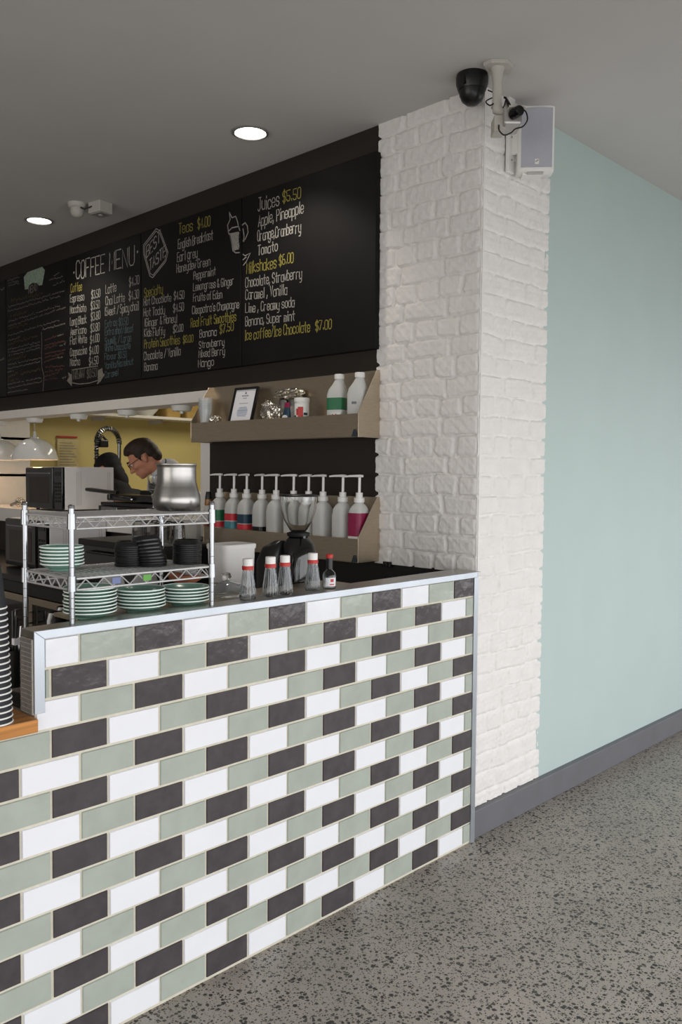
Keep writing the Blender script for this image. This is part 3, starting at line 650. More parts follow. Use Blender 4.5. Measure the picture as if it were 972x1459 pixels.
looks=[('leftmost syrup pump bottle, dark green label over red band',(M_glabel,.045,.1),(M_rlabel,.012,.04)),
 ('second syrup pump bottle from the left, red over pale blue',(M_rlabel,.05,.085),(M_tlabel,.01,.045)),
 ('third syrup pump bottle from the left, dark blue label over red band',(M_blabel,.04,.085),(M_rlabel,.008,.036)),
 ('clear fourth syrup pump bottle from the left, black tag at its base',(M_black,.006,.03),None),
 ('fifth syrup pump bottle from the left, clear and left of the grinder hopper',None,None),
 ('syrup pump bottle behind the left half of the grinder hopper',None,None),
 ('syrup pump bottle behind the right half of the grinder hopper',None,None),
 ('clear syrup pump bottle just right of the grinder hopper',None,None),
 ('clear syrup pump bottle beside the berry-coloured rightmost one',None,None),
 ('rightmost syrup pump bottle with a big berry-coloured label',(M_plabel,.02,.12),(M_whitepl,.003,.018))]
for u,(lb_,l1,l2) in zip(stems,looks):
    q=at(u,690,1,-.075); pump(lb_,q.x-.003,-.075,l1,l2,None,math.radians(random.uniform(-12,22)))
# dark bottle left of the pumps
q=at(297,700,1,-.075); t=thing('sauce_bottle','small bottle with black cap and gold neck left of the syrup pumps','bottle',(q.x,-.075,ZS))
MB().lathe([(0,0),(.024,0),(.025,.01),(.025,.09),(.018,.12),(.0,.12)],24).build('bottle',M_greypl,t); MB().lathe([(.0185,.118),(.02,.125),(.018,.15),(.0,.15)],24).build('neck_label',M_amber,t); MB().lathe([(0,.149),(.017,.149),(.017,.16),(.012,.19),(0,.19)],24).build('cap',M_black,t)

# ------------------------------------------------------------------ things on the upper wall shelf
ZU=1.604+.100-.0118
def on_upper(u,v,y): q=at(u,v,1,y); return q.x
def plastic_cup(label,x,y,z,first=[None]):
    if first[0] is None:
        t=thing('plastic_cup',label,'cup',(x,y,z),0,'nested clear plastic cups'); MB().lathe(shell([(.026,0),(.035,.085),(.0375,.086),(.0375,.09),(.036,.09)],.0012),28).build('cup_wall',M_cupcl,t); first[0]=t; return t
    return dup(first[0],(x,y,z),label)
xs=on_upper(293,590,-.09)
for i in range(7): plastic_cup(ordt(i,7,'clear plastic cup','the nested upper shelf stack'),xs,-.09,ZU+(6-i)*.0085)
t=thing('foil_bag','crumpled clear and silver bag between plastic cups and framed certificate','bag',(on_upper(309,592,-.09),-.1,ZU))
def crumple(mb,rx,ry,rz,seed,amp=.25,mi=0,base=0):
    r=np.random.default_rng(seed); seg,rg=24,14; vs=[]; 
    for i in range(rg+1):
        for k in range(seg):
            th=PI*i/rg; ph=2*PI*k/seg; rad=1+amp*r.uniform(-1,1)*(1 if 0<i<rg else 0); n=.75
            x=math.copysign(abs(math.sin(th)*math.cos(ph))**n,math.cos(ph))*rx*rad; y=math.copysign(abs(math.sin(th)*math.sin(ph))**n,math.sin(ph))*ry*rad; z=rz-math.copysign(abs(math.cos(th))**n,math.cos(th))*rz*(1+.3*(rad-1))
            vs.append((x,y,max(z,0)+base))
    mb.add(vs,[(i*seg+k,i*seg+(k+1)%seg,(i+1)*seg+(k+1)%seg,(i+1)*seg+k) for i in range(rg) for k in range(seg)],mi); return mb
crumple(MB(),.026,.03,.024,2,.22).build('bag',M_foil,t)
# framed certificate leaning on the shelf back
u0=at(349,571,1,-.07); t=thing('framed_certificate','black framed certificate leaning on the upper steel shelf','picture frame',(on_upper(345,590,-.085)-.0,-.105,ZU+.001),math.radians(8)); t.rotation_euler=(math.radians(-16),0,math.radians(6))
fw,fh=.082,.19
fm=MB().box(-fw,fw,0,.014,0,.012).box(-fw,fw,0,.014,fh-.012,fh).box(-fw,-fw+.012,0,.014,.012,fh-.012).box(fw-.012,fw,0,.014,.012,fh-.012)
fm.build('frame',M_black,t,bevel=.0015); MB().box(-fw+.006,fw-.006,.006,.012,.006,fh-.006).build('certificate',M_paper,t)
pr=MB(); pr2=MB()
def pbar(m,x0,x1,z,h): m.add([(x0,.0055,z),(x1,.0055,z),(x1,.0055,z+h),(x0,.0055,z+h)],[(0,1,2,3)])
for (x0,x1,z,h) in((-.024,.024,.142,.007),(-.014,.014,.131,.004),(-.032,.03,.104,.0035)): 
    n=7
    for i in range(n): pbar(pr,x0+(x1-x0)*i/n,x0+(x1-x0)*(i+.7)/n,z,h)
pr.lathe([(0,0),(.006,0),(.006,.0005),(0,.0005)],12,(0,.0056,.16),0,False,None,Matrix.Rotation(PI/2,3,'X'))
for i in range(8): 
    z=.038+i*.0065; wv=.036*math.sqrt(max(.1,1-((i-3.2)/5.2)**2)); pbar(pr2,-wv,wv,z,.0028 if i not in(4,) else .004)
pr.build('printed_lettering',M_ink,t); pr2.build('printed_emblem',M_inkb,t)
MB().box(-.03,.03,.012,.05,.0,.004).build('easel_foot',M_black,t)
for (u,seed,rx,rz,lab) in((381,5,.036,.05,'crumpled foil packet right of the framed certificate'),(399,9,.026,.034,'small foil packet between the certificate and the labelled jar')):
    t=thing('foil_packet',lab,'packet',(on_upper(u,590,-.09),-.085-(.02 if u>390 else 0),ZU)); crumple(MB(),rx,.026,rz,seed,.2).build('pouch',M_foil,t)
    MB().tube([(-.006,-.012,rz*1.5),(.004,-.014,rz*1.9),(.012,-.014,rz*2.15)],[.010,.006,.010],8).build('twisted_end',M_foil,t)
t=thing('foil_tray','long foil wrapped tray resting on tins at back of upper shelf','tray',(on_upper(412,570,-.045),-.045,ZU+.1045)); tray=crumple(MB(),.082,.036,.026,21,.2); tray.build('tray',M_foil,t)
for dx,lab in((-.035,'left silver tin under the foil wrapped tray on upper shelf'),(.035,'right silver tin under the foil wrapped tray on upper shelf')):
    t=thing('silver_tin',lab,'tin',(on_upper(412,570,-.045)+dx,-.04,ZU),0); MB().lathe([(0,0),(.029,0),(.03,.004),(.03,.10),(.028,.104),(0,.104)],28).build('can',M_tin,t); MB().lathe([(.0305,.02),(.0305,.07)],28).build('label',M_greypl,t)
t=thing('sauce_packet','dark blue and red sauce packet with white oval, beside the red-marked jar','packet',(on_upper(409,592,-.115),-.115,ZU))
MB().loft([(0,.022,.012,3,0,0),(.03,.021,.011,3,0,0),(.06,.016,.008,3,.001,0),(.084,.016,.002,4,.003,0)],24).build('pouch',M_blabel,t); MB().loft([(.06,.0168,.0085,3,.001,0),(.083,.0168,.003,4,.003,0)],24,cap=False).build('top_band',M_plabel,t)
ov=MB(); ov.lathe([(0,0),(.018,0),(.018,.002),(0,.002)],24,(0,-.0125,.014),0,True,None,Matrix.Diagonal((1,1,.6))@Matrix.Rotation(PI/2,3,'X')); ov.build('white_oval',M_paper,t)
t=thing('labelled_jar','white lidded jar with a red round mark on the upper shelf','jar',(on_upper(429,590,-.105),-.1,ZU))
MB().lathe([(0,0),(.032,0),(.034,.004),(.034,.08),(.032,.083),(0,.083)],32).build('jar_body',M_whitepl,t); MB().lathe([(0,.082),(.0355,.082),(.0355,.097),(.034,.1),(0,.1)],32).build('lid',M_whitepl,t)
rd=MB(); bl=MB()
def patch(mb,r,a0,a1,z0,z1,n=8):
    vs=[]
    for i in range(n+1):
        a=a0+(a1-a0)*i/n; vs+=[(r*math.cos(a),r*math.sin(a),z0),(r*math.cos(a),r*math.sin(a),z1)]
    mb.add(vs,[(2*i,2*i+2,2*i+3,2*i+1) for i in range(n)])
A0=-PI/2+.75
patch(rd,.0345,A0-.5,A0+.25,.012,.058); patch(rd,.0345,A0-.75,A0-.5,.02,.05); patch(bl,.0345,A0+.3,A0+.9,.02,.032); patch(bl,.0345,A0-1.3,A0-.8,.006,.02)
rd.build('red_mark',M_red,t); bl.build('blue_band',M_blabel,t)
def milk(label,u,y,green):
    t=thing('plastic_milk_bottle',label,'bottle',(on_upper(u,585,y),y,ZU),math.radians(20))
    r=.04
    MB().loft([(0,r*.94,r*.94,5,0,0),(.006,r,r,5,0,0),(.1,r,r,5,0,0),(.125,r*.95,r*.9,3.5,.002,0),(.15,r*.65,r*.62,2.6,.006,0),(.166,.02,.02,2,.008,0),(.176,.019,.019,2,.008,0)],32).build('bottle',M_jug,t)
    MB().lathe([(0,.172),(.022,.172),(.022,.19),(.02,.193),(0,.193)],24,(.008,0,0)).build('cap',M_whitepl,t)
    if green: MB().loft([(.035,r*1.015,r*1.015,5,0,0),(.088,r*1.015,r*1.015,5,0,0)],32,cap=False).build('label',M_glabel,t)
    else: MB().box(-.012,.01,-r*1.02,-r*1.0,.055,.066).build('scribbled_mark',M_ink,t)
milk('empty plastic milk bottle with green label on upper shelf',481,-.085,True); milk('plain empty plastic milk bottle against the right end of upper shelf',510,-.075,False)
t=thing('sweetener_tub','low white tub with red dots in front of green-labelled milk bottle','tub',(on_upper(477,588,-.128),-.119,ZU))
MB().loft([(0,.028,.011,3,0,0),(.018,.032,.013,3,0,0),(.022,.032,.013,3,0,0)],28).build('tub',M_whitepl,t)
dd=MB()
for i in range(5): dd.box(-.022+i*.01,-.017+i*.01,-.0132,-.0122,.006+(i%2)*.005,.011+(i%2)*.005)
dd.build('red_print',M_red,t)

# ------------------------------------------------------------------ wire rack on the counter
rk=thing('wire_rack','chrome two-tier wire rack standing at the left end of the tiled counter','rack',(0,0,0))
XR,XB,YL,YR=.008,-.242,-1.737,-1.308
def post(x,y,z0):
    m=MB().tube([(x,y,z0),(x,y,1.358)],.0070,14); m.lathe([(0,1.358),(.0074,1.358),(.0085,1.364),(.005,1.368),(0,1.368)],14,(x,y,0))
    for k in range(7):
        z=1.06+k*.0254
        m.tube([(x+.0066*math.cos(q),y+.0066*math.sin(q),z+.0254*0) for q in np.linspace(0,2*PI,13)[:-1]],.0009,5,0,True)
    p=m.build('post',M_chrome,rk)
    for z in(1.335,1.181):
        c=MB().lathe([(.007,z-.028),(.0110,z-.028),(.0100,z+.010),(.007,z+.010)],16,(x,y,0)).build('clamp_collar',M_chrome,p)
post(XR,YL,1.0706); post(XR,YR,1.0706); post(XB,YL,.85); post(XB,YR,.85)
for z in(1.333,1.181):
    for (a,b) in(((XR,YL),(XR,YR)),((XB,YL),(XB,YR)),((XR,YL),(XB,YL)),((XR,YR),(XB,YR))):
        A=Vector((a[0],a[1],0)); B=Vector((b[0],b[1],0)); d=(B-A).normalized(); A+=d*.012; B-=d*.012; L=(B-A).length
        m=MB(); m.tube([A+Vector((0,0,z+.002)),B+Vector((0,0,z+.002))],.0034,8); m.tube([A+Vector((0,0,z-.026)),B+Vector((0,0,z-.026))],.0028,8)
        n=max(6,int(round(L/.026))); n+=n%2
        m.tube([A+d*(L*i/n)+Vector((0,0,z-.001 if i%2 else z-.024)) for i in range(n+1)],.0022,6)
        m.build('truss_rail',M_wire,rk)
    m=MB(); n=24
    for i in range(n+1):
        y=YL+.01+(YR-YL-.02)*i/n; m.tube([(XR,y,z+.004),(XB,y,z+.004)],.0016,6)
    for x in(XR-.085,XB+.085): m.tube([(x,YL,z+.0008),(x,YR,z+.0008)],.0026,6)
    m.build('wire_deck',M_wire,rk)
for u,m_,nm_ in((210,M_gtag,'green_tag'),(166,M_btag,'blue_tag')):
    y_=at(u,815,0,.013).y; MB().box(XR+.004,XR+.0055,y_-.012,y_+.012,1.162,1.178).build(nm_,m_,rk)
ZT2=1.181+.0058; ZT1=1.333+.0058
# ------------------------------------------------------------------ plates, each one an object
def plate(label,loc,r,group,proto={}):
    key=round(r,4)
    if key in proto: return dup(proto[key],loc,label,(0,0,random.uniform(0,6)))
    t=thing('green_saucer',label,'plate',loc,0,group)
    k=r/.069
    MB().lathe([(0,.003),(.036*k,.003),(.037*k,0),(.040*k,0),(.041*k,.004),(.058*k,.0105),(r*.975,.0165)],48).build('underside',M_plate,t)
    MB().lathe([(0,.0065),(.036*k,.0065),(.046*k,.0085),(.060*k,.0145),(r*.965,.0185)],48).build('well',M_plate,t)
    MB().lathe([(r*.975,.0160),(r,.0168),(r*1.004,.0185),(r*.995,.0200),(r*.965,.0190),(r*.96,.0180),(r*.975,.0160)],48).build('rim',M_rim,t)
    proto[key]=t; return t
SP=.0089
def stack(n,x,y,z,r,what,where,group):
    for i in range(n):
        plate(ordt(i,n,what,where),(x+random.uniform(-.0015,.0015),y+random.uniform(-.0015,.0015),z+(n-1-i)*SP),r,group)
stack(8,-.09,-1.632,1.0646,.069,'green saucer with pale rim','the leftmost counter saucer stack','green saucers stacked on the counter')
stack(6,-.09,-1.48,1.0646,.0688,'green saucer with pale rim','the middle counter saucer stack','green saucers stacked on the counter')
stack(5,-.09,-1.328,1.0646,.0686,'green saucer with pale rim','the right counter saucer stack','green saucers stacked on the counter')
q=at(83,797,1,-1.665); 
stack(6,-.165,-1.672,ZT2,.0565,'small green saucer with pale rim','the rack shelf stack','small green saucers on the rack')
# ------------------------------------------------------------------ black lids
def lid(label,loc,rot,first=[None]):
    if first[0] is not None: return dup(first[0],loc,label,rot)
    t=thing('cup_lid',label,'lid',loc,0,'black cup lids stacked on the rack'); t.rotation_euler=rot
    MB().lathe([(.0385,0),(.0405,.001),(.041,.005),(.039,.007),(.037,.014),(.035,.017),(.032,.0172),(.030,.0135),(0,.0135),(0,.0125),(.0292,.0125),(.031,.015),(.034,.015),(.0362,.012),(.038,.005),(.0385,0)],36).build('lid_disc',M_lid,t)
    MB().box(-.004,.004,-.026,-.021,.013,.0142).build('sip_hole',M_blackgl,t)
    first[0]=t; return t
LS=[(10,-.13,-1.488,0,'the left rack stack'),(9,-.09,-1.440,1,'the leaning middle rack stack'),(10,-.075,-1.333,0,'the right rack stack')]
for n,x,y,lean,where in LS:
    for i in range(n):
        k=n-1-i; tl_=(.0 if not lean else min(.26,.035*k)); z=ZT2+k*.0058+(.0 if not lean else .0003*k*k)
        off=0 if not lean else .0006*k*k*.6
        lid(ordt(i,n,'black takeaway cup lid',where),(x-off*.7+random.uniform(-.001,.001),y-off*.5+random.uniform(-.001,.001),z+(.041*math.sin(tl_)*.0)),(0,-tl_*.7,random.uniform(0,.2)) if lean else (0,0,random.uniform(0,6)))
# ------------------------------------------------------------------ canister on top
cn=thing('steel_canister','bulging polished aluminium pot standing on top of the wire rack','pot',(-.108,-1.346,ZT1))
MB().lathe([(0,0),(.05,0),(.058,.003),(.0655,.012),(.069,.026),(.0675,.042),(.0605,.066),(.0560,.085),(.0555,.122),(.057,.130),(.0582,.1315),(.0582,.133),(.0557,.133),(.0545,.1315),(.054,.085),(.065,.04),(.064,.015),(.05,.004),(0,.004)],64).build('body',M_tin,cn)
MB().lathe([(.0567,.1312),(.0592,.1312),(.0596,.134),(.0580,.1352),(.0552,.1345),(.0545,.131)],64).build('rolled_rim',M_steel,cn)
q=at(215,722,1,-1.30); gl=thing('drinking_glass','narrow clear stemmed glass just left of the aluminium pot on the rack','glass',(-.2,-1.36,ZT1))
MB().lathe([(0,0),(.022,0),(.022,.002),(.005,.005),(.004,.03),(.01,.04),(.018,.06),(.021,.1),(.0205,.1),(.0175,.061),(.009,.042),(0,.038)],28).build('glass_body',M_glass,gl)
# ------------------------------------------------------------------ red and white capped bottles
def shaker(label,y,x=-.028,first=[None]):
    if first[0]: return dup(first[0],(x,y,1.0704),label)
    t=thing('sauce_bottle',label,'bottle',(x,y,1.0704),0,'clear cone bottles with red and white caps')
    prof=[(.0235,0),(.0255,.004),(.0245,.02),(.0205,.05),(.0165,.078),(.0150,.088),(.0150,.094)]
    sec=[]; 
    MB().lathe(shell(prof,.0016),36).build('bottle',M_saucegl,t)
    rb=MB()
    for k in range(18):
        a=2*PI*k/18; rb.tube([((r+.0002)*math.cos(a),(r+.0002)*math.sin(a),z) for r,z in prof[1:6]],.0009,5)
    rb.build('ribs',M_saucegl,t)
    MB().lathe([(.0152,.088),(.0172,.088),(.0178,.098),(.0165,.100),(.0152,.100)],28).build('red_ring',M_red,t)
    MB().lathe([(0,.1),(.0158,.1),(.0158,.119),(.0145,.1215),(0,.1215)],28).build('cap',M_whitepl,t)
    first[0]=t; return t
for y,l in((-1.146,'leftmost red and white capped clear bottle on the ledge, beside the glass lid'),(-1.056,'second red and white capped bottle from the left on the ledge'),(-.996,'third red and white capped bottle from the left, in front of the grinder'),(-.875,'rightmost red and white capped bottle, between grinder and black-necked bottle')): shaker(l,y)
t=thing('spirit_bottle','clear black-necked bottle with red cap, rightmost on the ledge','bottle',(-.034,-.793,1.0704))
MB().lathe(shell([(.020,0),(.0225,.003),(.0225,.042),(.019,.052),(.011,.060),(.0098,.064),(.0098,.07)],.0015),32).build('bottle',M_saucegl,t)
MB().lathe([(.0099,.062),(.0112,.063),(.0108,.1),(.0098,.1)],24).build('neck_sleeve',M_black,t); MB().lathe([(0,.099),(.0112,.099),(.0118,.102),(.0118,.11),(.0105,.112),(0,.112)],24).build('cap',M_red,t)
lb_=MB(); patch(lb_,.0228,-1.35,.35,.008,.036); lo=lb_.build('label',M_paper,t); lr=MB(); patch(lr,.0230,-.6,-.1,.022,.032); patch(lr,.0230,-.7,0,.012,.016); lr.build('red_print',M_red,lo)
# ------------------------------------------------------------------ grinder
gx,gy=-.30,-.686; gd=thing('coffee_grinder','black coffee grinder with clear bean hopper behind the ledge bottles','grinder',(gx,gy,.85))
MB().loft([(0,.09,.1,4,0,0),(.03,.088,.098,4,0,0),(.04,.07,.08,3,0,0),(.24,.064,.07,3,0,0),(.30,.062,.066,2.6,0,0),(.345,.055,.058,2.2,0,0),(.368,.036,.036,2,0,0),(.375,.03,.03,2,0,0)],40).build('body',M_blackgl,gd)
MB().lathe([(.028,.37),(.040,.372),(.042,.384),(.03,.388),(.028,.388)],32).build('hopper_collar',M_black,gd)
MB().lathe(shell([(.022,.386),(.030,.392),(.052,.43),(.064,.47),(.0675,.51),(.0675,.517)],.002),48).build('hopper',M_glass,gd)
MB().lathe([(0,.515),(.070,.515),(.071,.519),(.068,.5225),(0,.5225)],48).build('hopper_lid',M_black,gd)
MB().loft([(.04,.05,.05,3,-.075,-.06),(.28,.05,.05,3,-.075,-.06),(.33,.042,.042,2.5,-.068,-.052),(.355,.02,.02,2,-.05,-.04)],28).build('dosing_chamber',M_black,gd)
MB().tube([(.0,.0,.371),(.06,-.03,.372),(.075,-.04,.374)],.005,8).build('adjuster_lever',M_blackgl,gd)
pass
gd.rotation_euler=(0,0,0)
# ------------------------------------------------------------------ white tubs
def tub(label,loc,first=[None]):
    if first[0]: return dup(first[0],loc,label)
    t=thing('plastic_tub',label,'tub',loc,0,'stacked pale plastic tubs')
    MB().loft([(0,.048,.06,6,0,0),(.004,.050,.064,6,0,0),(.165,.055,.068,6,0,0)],40).build('tub_body',M_tub,t)
    MB().loft([(.160,.057,.071,6,0,0),(.172,.058,.072,6,0,0),(.176,.056,.07,6,0,0),(.174,.05,.064,6,0,0)],40).build('rim',M_tub,t)
    first[0]=t; return t
tub('pale lidded plastic tub, upper of the two behind the wire rack post',(-.30,-.992,.85+.186)); tub('pale plastic tub, lower of the two behind the glass lid',(-.30,-.992,.85))
# ------------------------------------------------------------------ glass lid and bowls
t=thing('glass_cloche','clear glass dome cover with round knob behind the counter ledge','cover',(-.148,-1.134,1.0646))
MB().lathe([(.068,0),(.069,.005),(.064,.02),(.052,.034),(.032,.044),(.012,.048),(.012,.046),(.031,.042),(.050,.032),(.062,.019),(.067,.005),(.066,0)],48).build('dome',M_saucegl,t)
MB().lathe([(.012,.047),(.009,.051),(.016,.058),(.018,.066),(.012,.073),(0,.075)],28).build('knob',M_glass,t); MB().lathe([(.0665,.001),(.0705,.001),(.0705,.005),(.0665,.005)],48).build('rim',M_glass,t)
t=thing('lemon_squeezer_ribbon','small knotted coppery ribbon at the right of the glass lid','ribbon',(-.105,-1.078,1.0646)) if False else thing('ribbon_bow','small knotted coppery ribbon at the right of the glass lid','ribbon',(-.112,-1.07,1.0646))
for a in range(3): MB().tube([(0,0,.012),(.012*math.cos(a*2),.012*math.sin(a*2),.024),(.018*math.cos(a*2+.6),.018*math.sin(a*2+.6),.012),(.006*math.cos(a*2+1),.006*math.sin(a*2+1),.006)],.004,8).build('loop',M_bronze,t)
MB().ball((0,0,.01),.009,.009,.0095).build('knot',M_bronze,t)
t=thing('terracotta_dish','shallow brown pottery dish behind the right saucer stack','dish',(-.20,-1.25,1.0646))
MB().lathe([(0,.045),(.025,.045),(.048,.058),(.055,.074),(.0525,.074),(.045,.061),(.023,.050),(0,.050)],40).build('bowl',M_brown,t)
MB().lathe([(0,0),(.042,0),(.042,.008),(.014,.014),(.012,.036),(.025,.046),(0,.046)],28).build('pedestal',M_brown,t)
t=thing('cut_glass_jar','small faceted glass jar standing in the brown pottery dish','jar',(-.196,-1.235,1.0646+.0515))
MB().lathe(shell([(.016,0),(.02,.003),(.021,.032),(.023,.038)],.002),10).build('jar_body',M_clearpl,t); MB().lathe([(0,.006),(.0175,.006),(.0175,.026),(0,.026)],10).build('contents',M_brown,t); MB().lathe([(.023,.037),(.025,.041),(.023,.045),(0,.047)],10).build('rim',M_clearpl,t)
# white rounded boards behind the saucers
for u0_,u1_,lab in((148,183,'left white round-topped panel standing behind the saucers'),(194,230,'right white round-topped panel standing behind the saucers')):
    a=at(u0_,845,0,-.30); b_=at(u1_,845,0,-.30); w_=(b_.y-a.y); t=thing('serving_paddle',lab,'board',(-.32,(a.y+b_.y)/2,.85),0,'white panels behind the saucers')
    pl=[(-w_/2,0),(w_/2,0)]+[(w_/2*math.cos(q)**.6 if math.cos(q)>0 else -w_/2*abs(math.cos(q))**.6,.24+.05*math.sin(q)) for q in np.linspace(0.02,PI-.02,14)]
    MB().prism(pl,0,-.004,.004).build('panel',M_greypl,t,bevel=.001); MB().box(-.03,.03,-w_/2*.8,w_/2*.8,0,.012).build('foot',M_greypl,t)
# ------------------------------------------------------------------ black under-pass machine with tumblers
bx_=thing('glasswasher','black glasswasher box under the kitchen pass','appliance',(-1.88,-.24,.85)); MB().box(-.46,.30,-.20,.20,.0,.232).build('cabinet',M_black,bx_,bevel=.006); MB().box(-.42,.26,-.208,-.199,.03,.2).build('door',M_blackgl,bx_,bevel=.003); MB().tube([(-.3,-.21,.17),(-.3,-.235,.17),(.14,-.235,.17),(.14,-.21,.17)],.006).build('handle',M_black,bx_)
def tumbler(label,loc,first=[None]):
    if first[0]: return dup(first[0],loc,label)
    t=thing('glass_tumbler',label,'glass',loc,0,'upturned tumblers on the glasswasher'); MB().lathe([(.041,0),(.0425,.001),(.036,.112),(.033,.116),(0,.116),(0,.108),(.031,.108),(.034,.104),(.0395,.0)],12,smooth=False).build('glass_wall',M_glass,t); MB().lathe([(.0405,0),(.043,0),(.043,.003),(.0405,.003)],28).build('rim',M_glass,t); first[0]=t; return t
for i,u in enumerate((199,216,233,250)): 
    q=at(u,770,1,-.30); tumbler(['leftmost glass tumbler behind the black lids','second glass tumbler from the left behind the black lids','third glass tumbler from the left, partly behind the rack post','rightmost glass tumbler behind the rack post'][i],(q.x,-.30+.004*i,.85+.2325))
# two black jugs whose pale handles show over the ledge
for u,x,lab in((73,-.275,'left black jug with pale handle just behind the ledge'),(86,-.35,'right black jug with pale handle beside the saucers')):
    q=at(u,880,0,x); t=thing('milk_jug',lab,'jug',(x,q.y+.02,.85),math.radians(-50),'black jugs with pale handles behind the ledge')
    MB().lathe(shell([(.026,0),(.032,.004),(.032,.13),(.026,.17),(.028,.205)],.003),28).build('jug_body',M_black,t); MB().tube([(.028,0,.2),(.05,0,.205),(.06,0,.19),(.058,0,.16),(.046,0,.13),(.03,0,.12)],.006,10).build('handle',M_whitepl,t)
# ------------------------------------------------------------------ cup tower on the timber
q=at(-9,1030,2,.868); CX,CY=q.x,q.y
def papercup(label,loc,first=[None]):
    if first[0]: return dup(first[0],loc,label)
    t=thing('paper_cup',label,'cup',loc,0,'tower of black paper cups'); MB().lathe([(.0405,.001),(.0300,.098),(.0285,.0985),(.0285,.094),(0,.094),(0,.0935),(.0283,.0935),(.0395,.001)],40).build('cup_wall',M_cup,t)
    MB().tube([(.0412*math.cos(a),.0412*math.sin(a),.0022) for a in np.linspace(0,2*PI,41)[:-1]],.0021,8,0,True).build('rolled_rim',M_whitepl,t); first[0]=t; return t
NC=20
for i in range(NC):
    k=NC-1-i; papercup(ordt(i,NC,'upturned black paper cup','the tower at the left edge'),(CX-_r.x*.00062*k,CY-_r.y*.00062*k,.8682+k*.01395))
# cutlery holder behind
q=at(24,990,2,.868); t=thing('cutlery_tub','dark tub of utensils behind the cup tower','tub',(q.x-.10,q.y+.035,.868)); MB().lathe(shell([(.03,0),(.034,.1)],.002),20).build('tub_wall',M_black,t)
for i,(a,h) in enumerate(((.1,.19),(1.4,.16),(2.6,.2),(4.2,.17))): MB().tube([(.01*math.cos(a),.01*math.sin(a),.003),(.024*math.cos(a),.024*math.sin(a),h)],[.003,.004],6).build('utensil_handle',M_chrome if i%2 else M_black,t)
MB().box(.014,.03,-.008,.012,.115,.132).build('white_tag',M_paper,t)

# ------------------------------------------------------------------ kitchen pass
ps=MB().box(-4.8,-1.815,-.028,.52,1.078,1.177).build('pass_shelf',M_white,bevel=.004); tag(ps,'thick white shelf of the kitchen pass below the hanging lamps','shelf')
def microwave(label,x0,x1,y0,dep,z,h):
    t=thing('microwave_oven',label,'microwave',((x0+x1)/2,y0,z),0,'pair of black-fronted microwaves'); w_=(x1-x0)/2
    for sx in(-1,1):
        for yy in(.05,dep-.05): MB().lathe([(0,0),(.012,0),(.012,.012),(0,.012)],12,(sx*(w_-.06),yy,0)).build('foot',M_black,t)
    MB().box(-w_,w_,.016,dep,.010,h).build('cabinet',M_mwside,t,bevel=.004)
    MB().box(-w_+.002,w_-.002,-.004,.017,.012,h-.002).build('front_panel',M_blackgl,t,bevel=.003)
    d=MB().box(-w_+.004,w_-.12,-.014,-.003,.016,h-.006).build('door',M_blackgl,t,bevel=.003)
    MB().box(-w_+.06,w_-.17,-.0155,-.0135,.05,h-.07).build('window',M_ovenin,d)
    MB().box(-w_+.03,w_-.16,-.019,-.013,h-.048,h-.040).build('handle_strip',M_chrome,d)
    kb=MB()
    for i in range(6):
        for j in range(3): kb.box(w_-.105+.031*j,w_-.105+.031*j+.022,-.0065,-.0035,.06+i*.024,.075+i*.024)
    kb.build('keypad',M_black,t); MB().box(w_-.1,w_-.02,-.0065,-.0035,h-.06,h-.035).build('display',M_lens,t)
    vt=MB()
    for c_ in(.10,.115,.13,dep-.05,dep-.035):
        for i in range(22): vt.box(w_-.0005,w_+.0008,c_,c_+.007,.04+i*.0105,.045+i*.0105)
    vt.build('side_vents',M_greypl,t)
    return t
microwave('upper microwave with black door and white side standing on the pass shelf',-3.868,-3.352,.004,.385,1.1775,.3)
microwave('lower microwave with black door sitting on the black benchtop under the pass',-3.26,-2.735,-.42,.385,.851,.305)
# sandwich press
t=thing('sandwich_press','black sandwich press with long handle on the pass shelf','grill',(-2.75,.12,1.1775))
MB().box(-.31,.31,-.02,.2,.008,.05).build('base',M_black,t,bevel=.004); MB().box(-.27,-.08,-.0235,-.02,.014,.044).build('drip_tray_front',M_chrome,t,bevel=.003)
for sx in(-.27,.27):
    for yy in(.02,.17): MB().lathe([(0,0),(.015,0),(.015,.01),(0,.01)],12,(sx,yy,0)).build('foot',M_black,t)
MB().box(-.29,.31,-.015,.2,.052,.074).build('lower_plate',M_black,t,bevel=.003); MB().box(-.22,.31,-.012,.2,.085,.125).build('upper_plate',M_black,t,bevel=.006)
MB().box(-.1,.33,.16,.2,.05,.15).build('hinge_block',M_black,t,bevel=.004)
MB().tube([(-.06,-.03,.138),(-.2,-.03,.142),(-.38,-.03,.15),(-.44,-.03,.152)],[.012,.013,.014,.012],12).build('handle',M_black,t)
MB().tube([(-.1,-.025,.11),(-.0,-.025,.106),(.1,-.025,.1)],[.013,.014,.012],12).build('lower_handle',M_black,t); MB().lathe([(0,-.004),(.012,-.004),(.012,.004),(0,.004)],14,(.105,-.028,.1)).build('handle_cap',M_chrome,t); MB().box(-.16,-.145,-.032,.0,.1,.15).build('handle_bracket',M_chrome,t)
# whisk at pass
q=at(33,722,1,.05); t=thing('wire_whisk','small wire whisk lying on the pass shelf left of the upper microwave','whisk',(q.x-.12,.06,1.1775),math.radians(-8))
for k in range(5):
    a=PI*k/5; MB().tube([(.0+.13*(1-math.cos(q_))/2*1.0,.035*math.sin(q_)*math.cos(a),.04+.035*math.sin(q_)*math.sin(a)) for q_ in np.linspace(0,2*PI,16)[:-1]],.002,6,0,True).build('wire_loop',M_chrome,t)
MB().tube([(-.14,0,.012),(0,0,.04)],[.011,.009],10).build('handle',M_chrome,t)
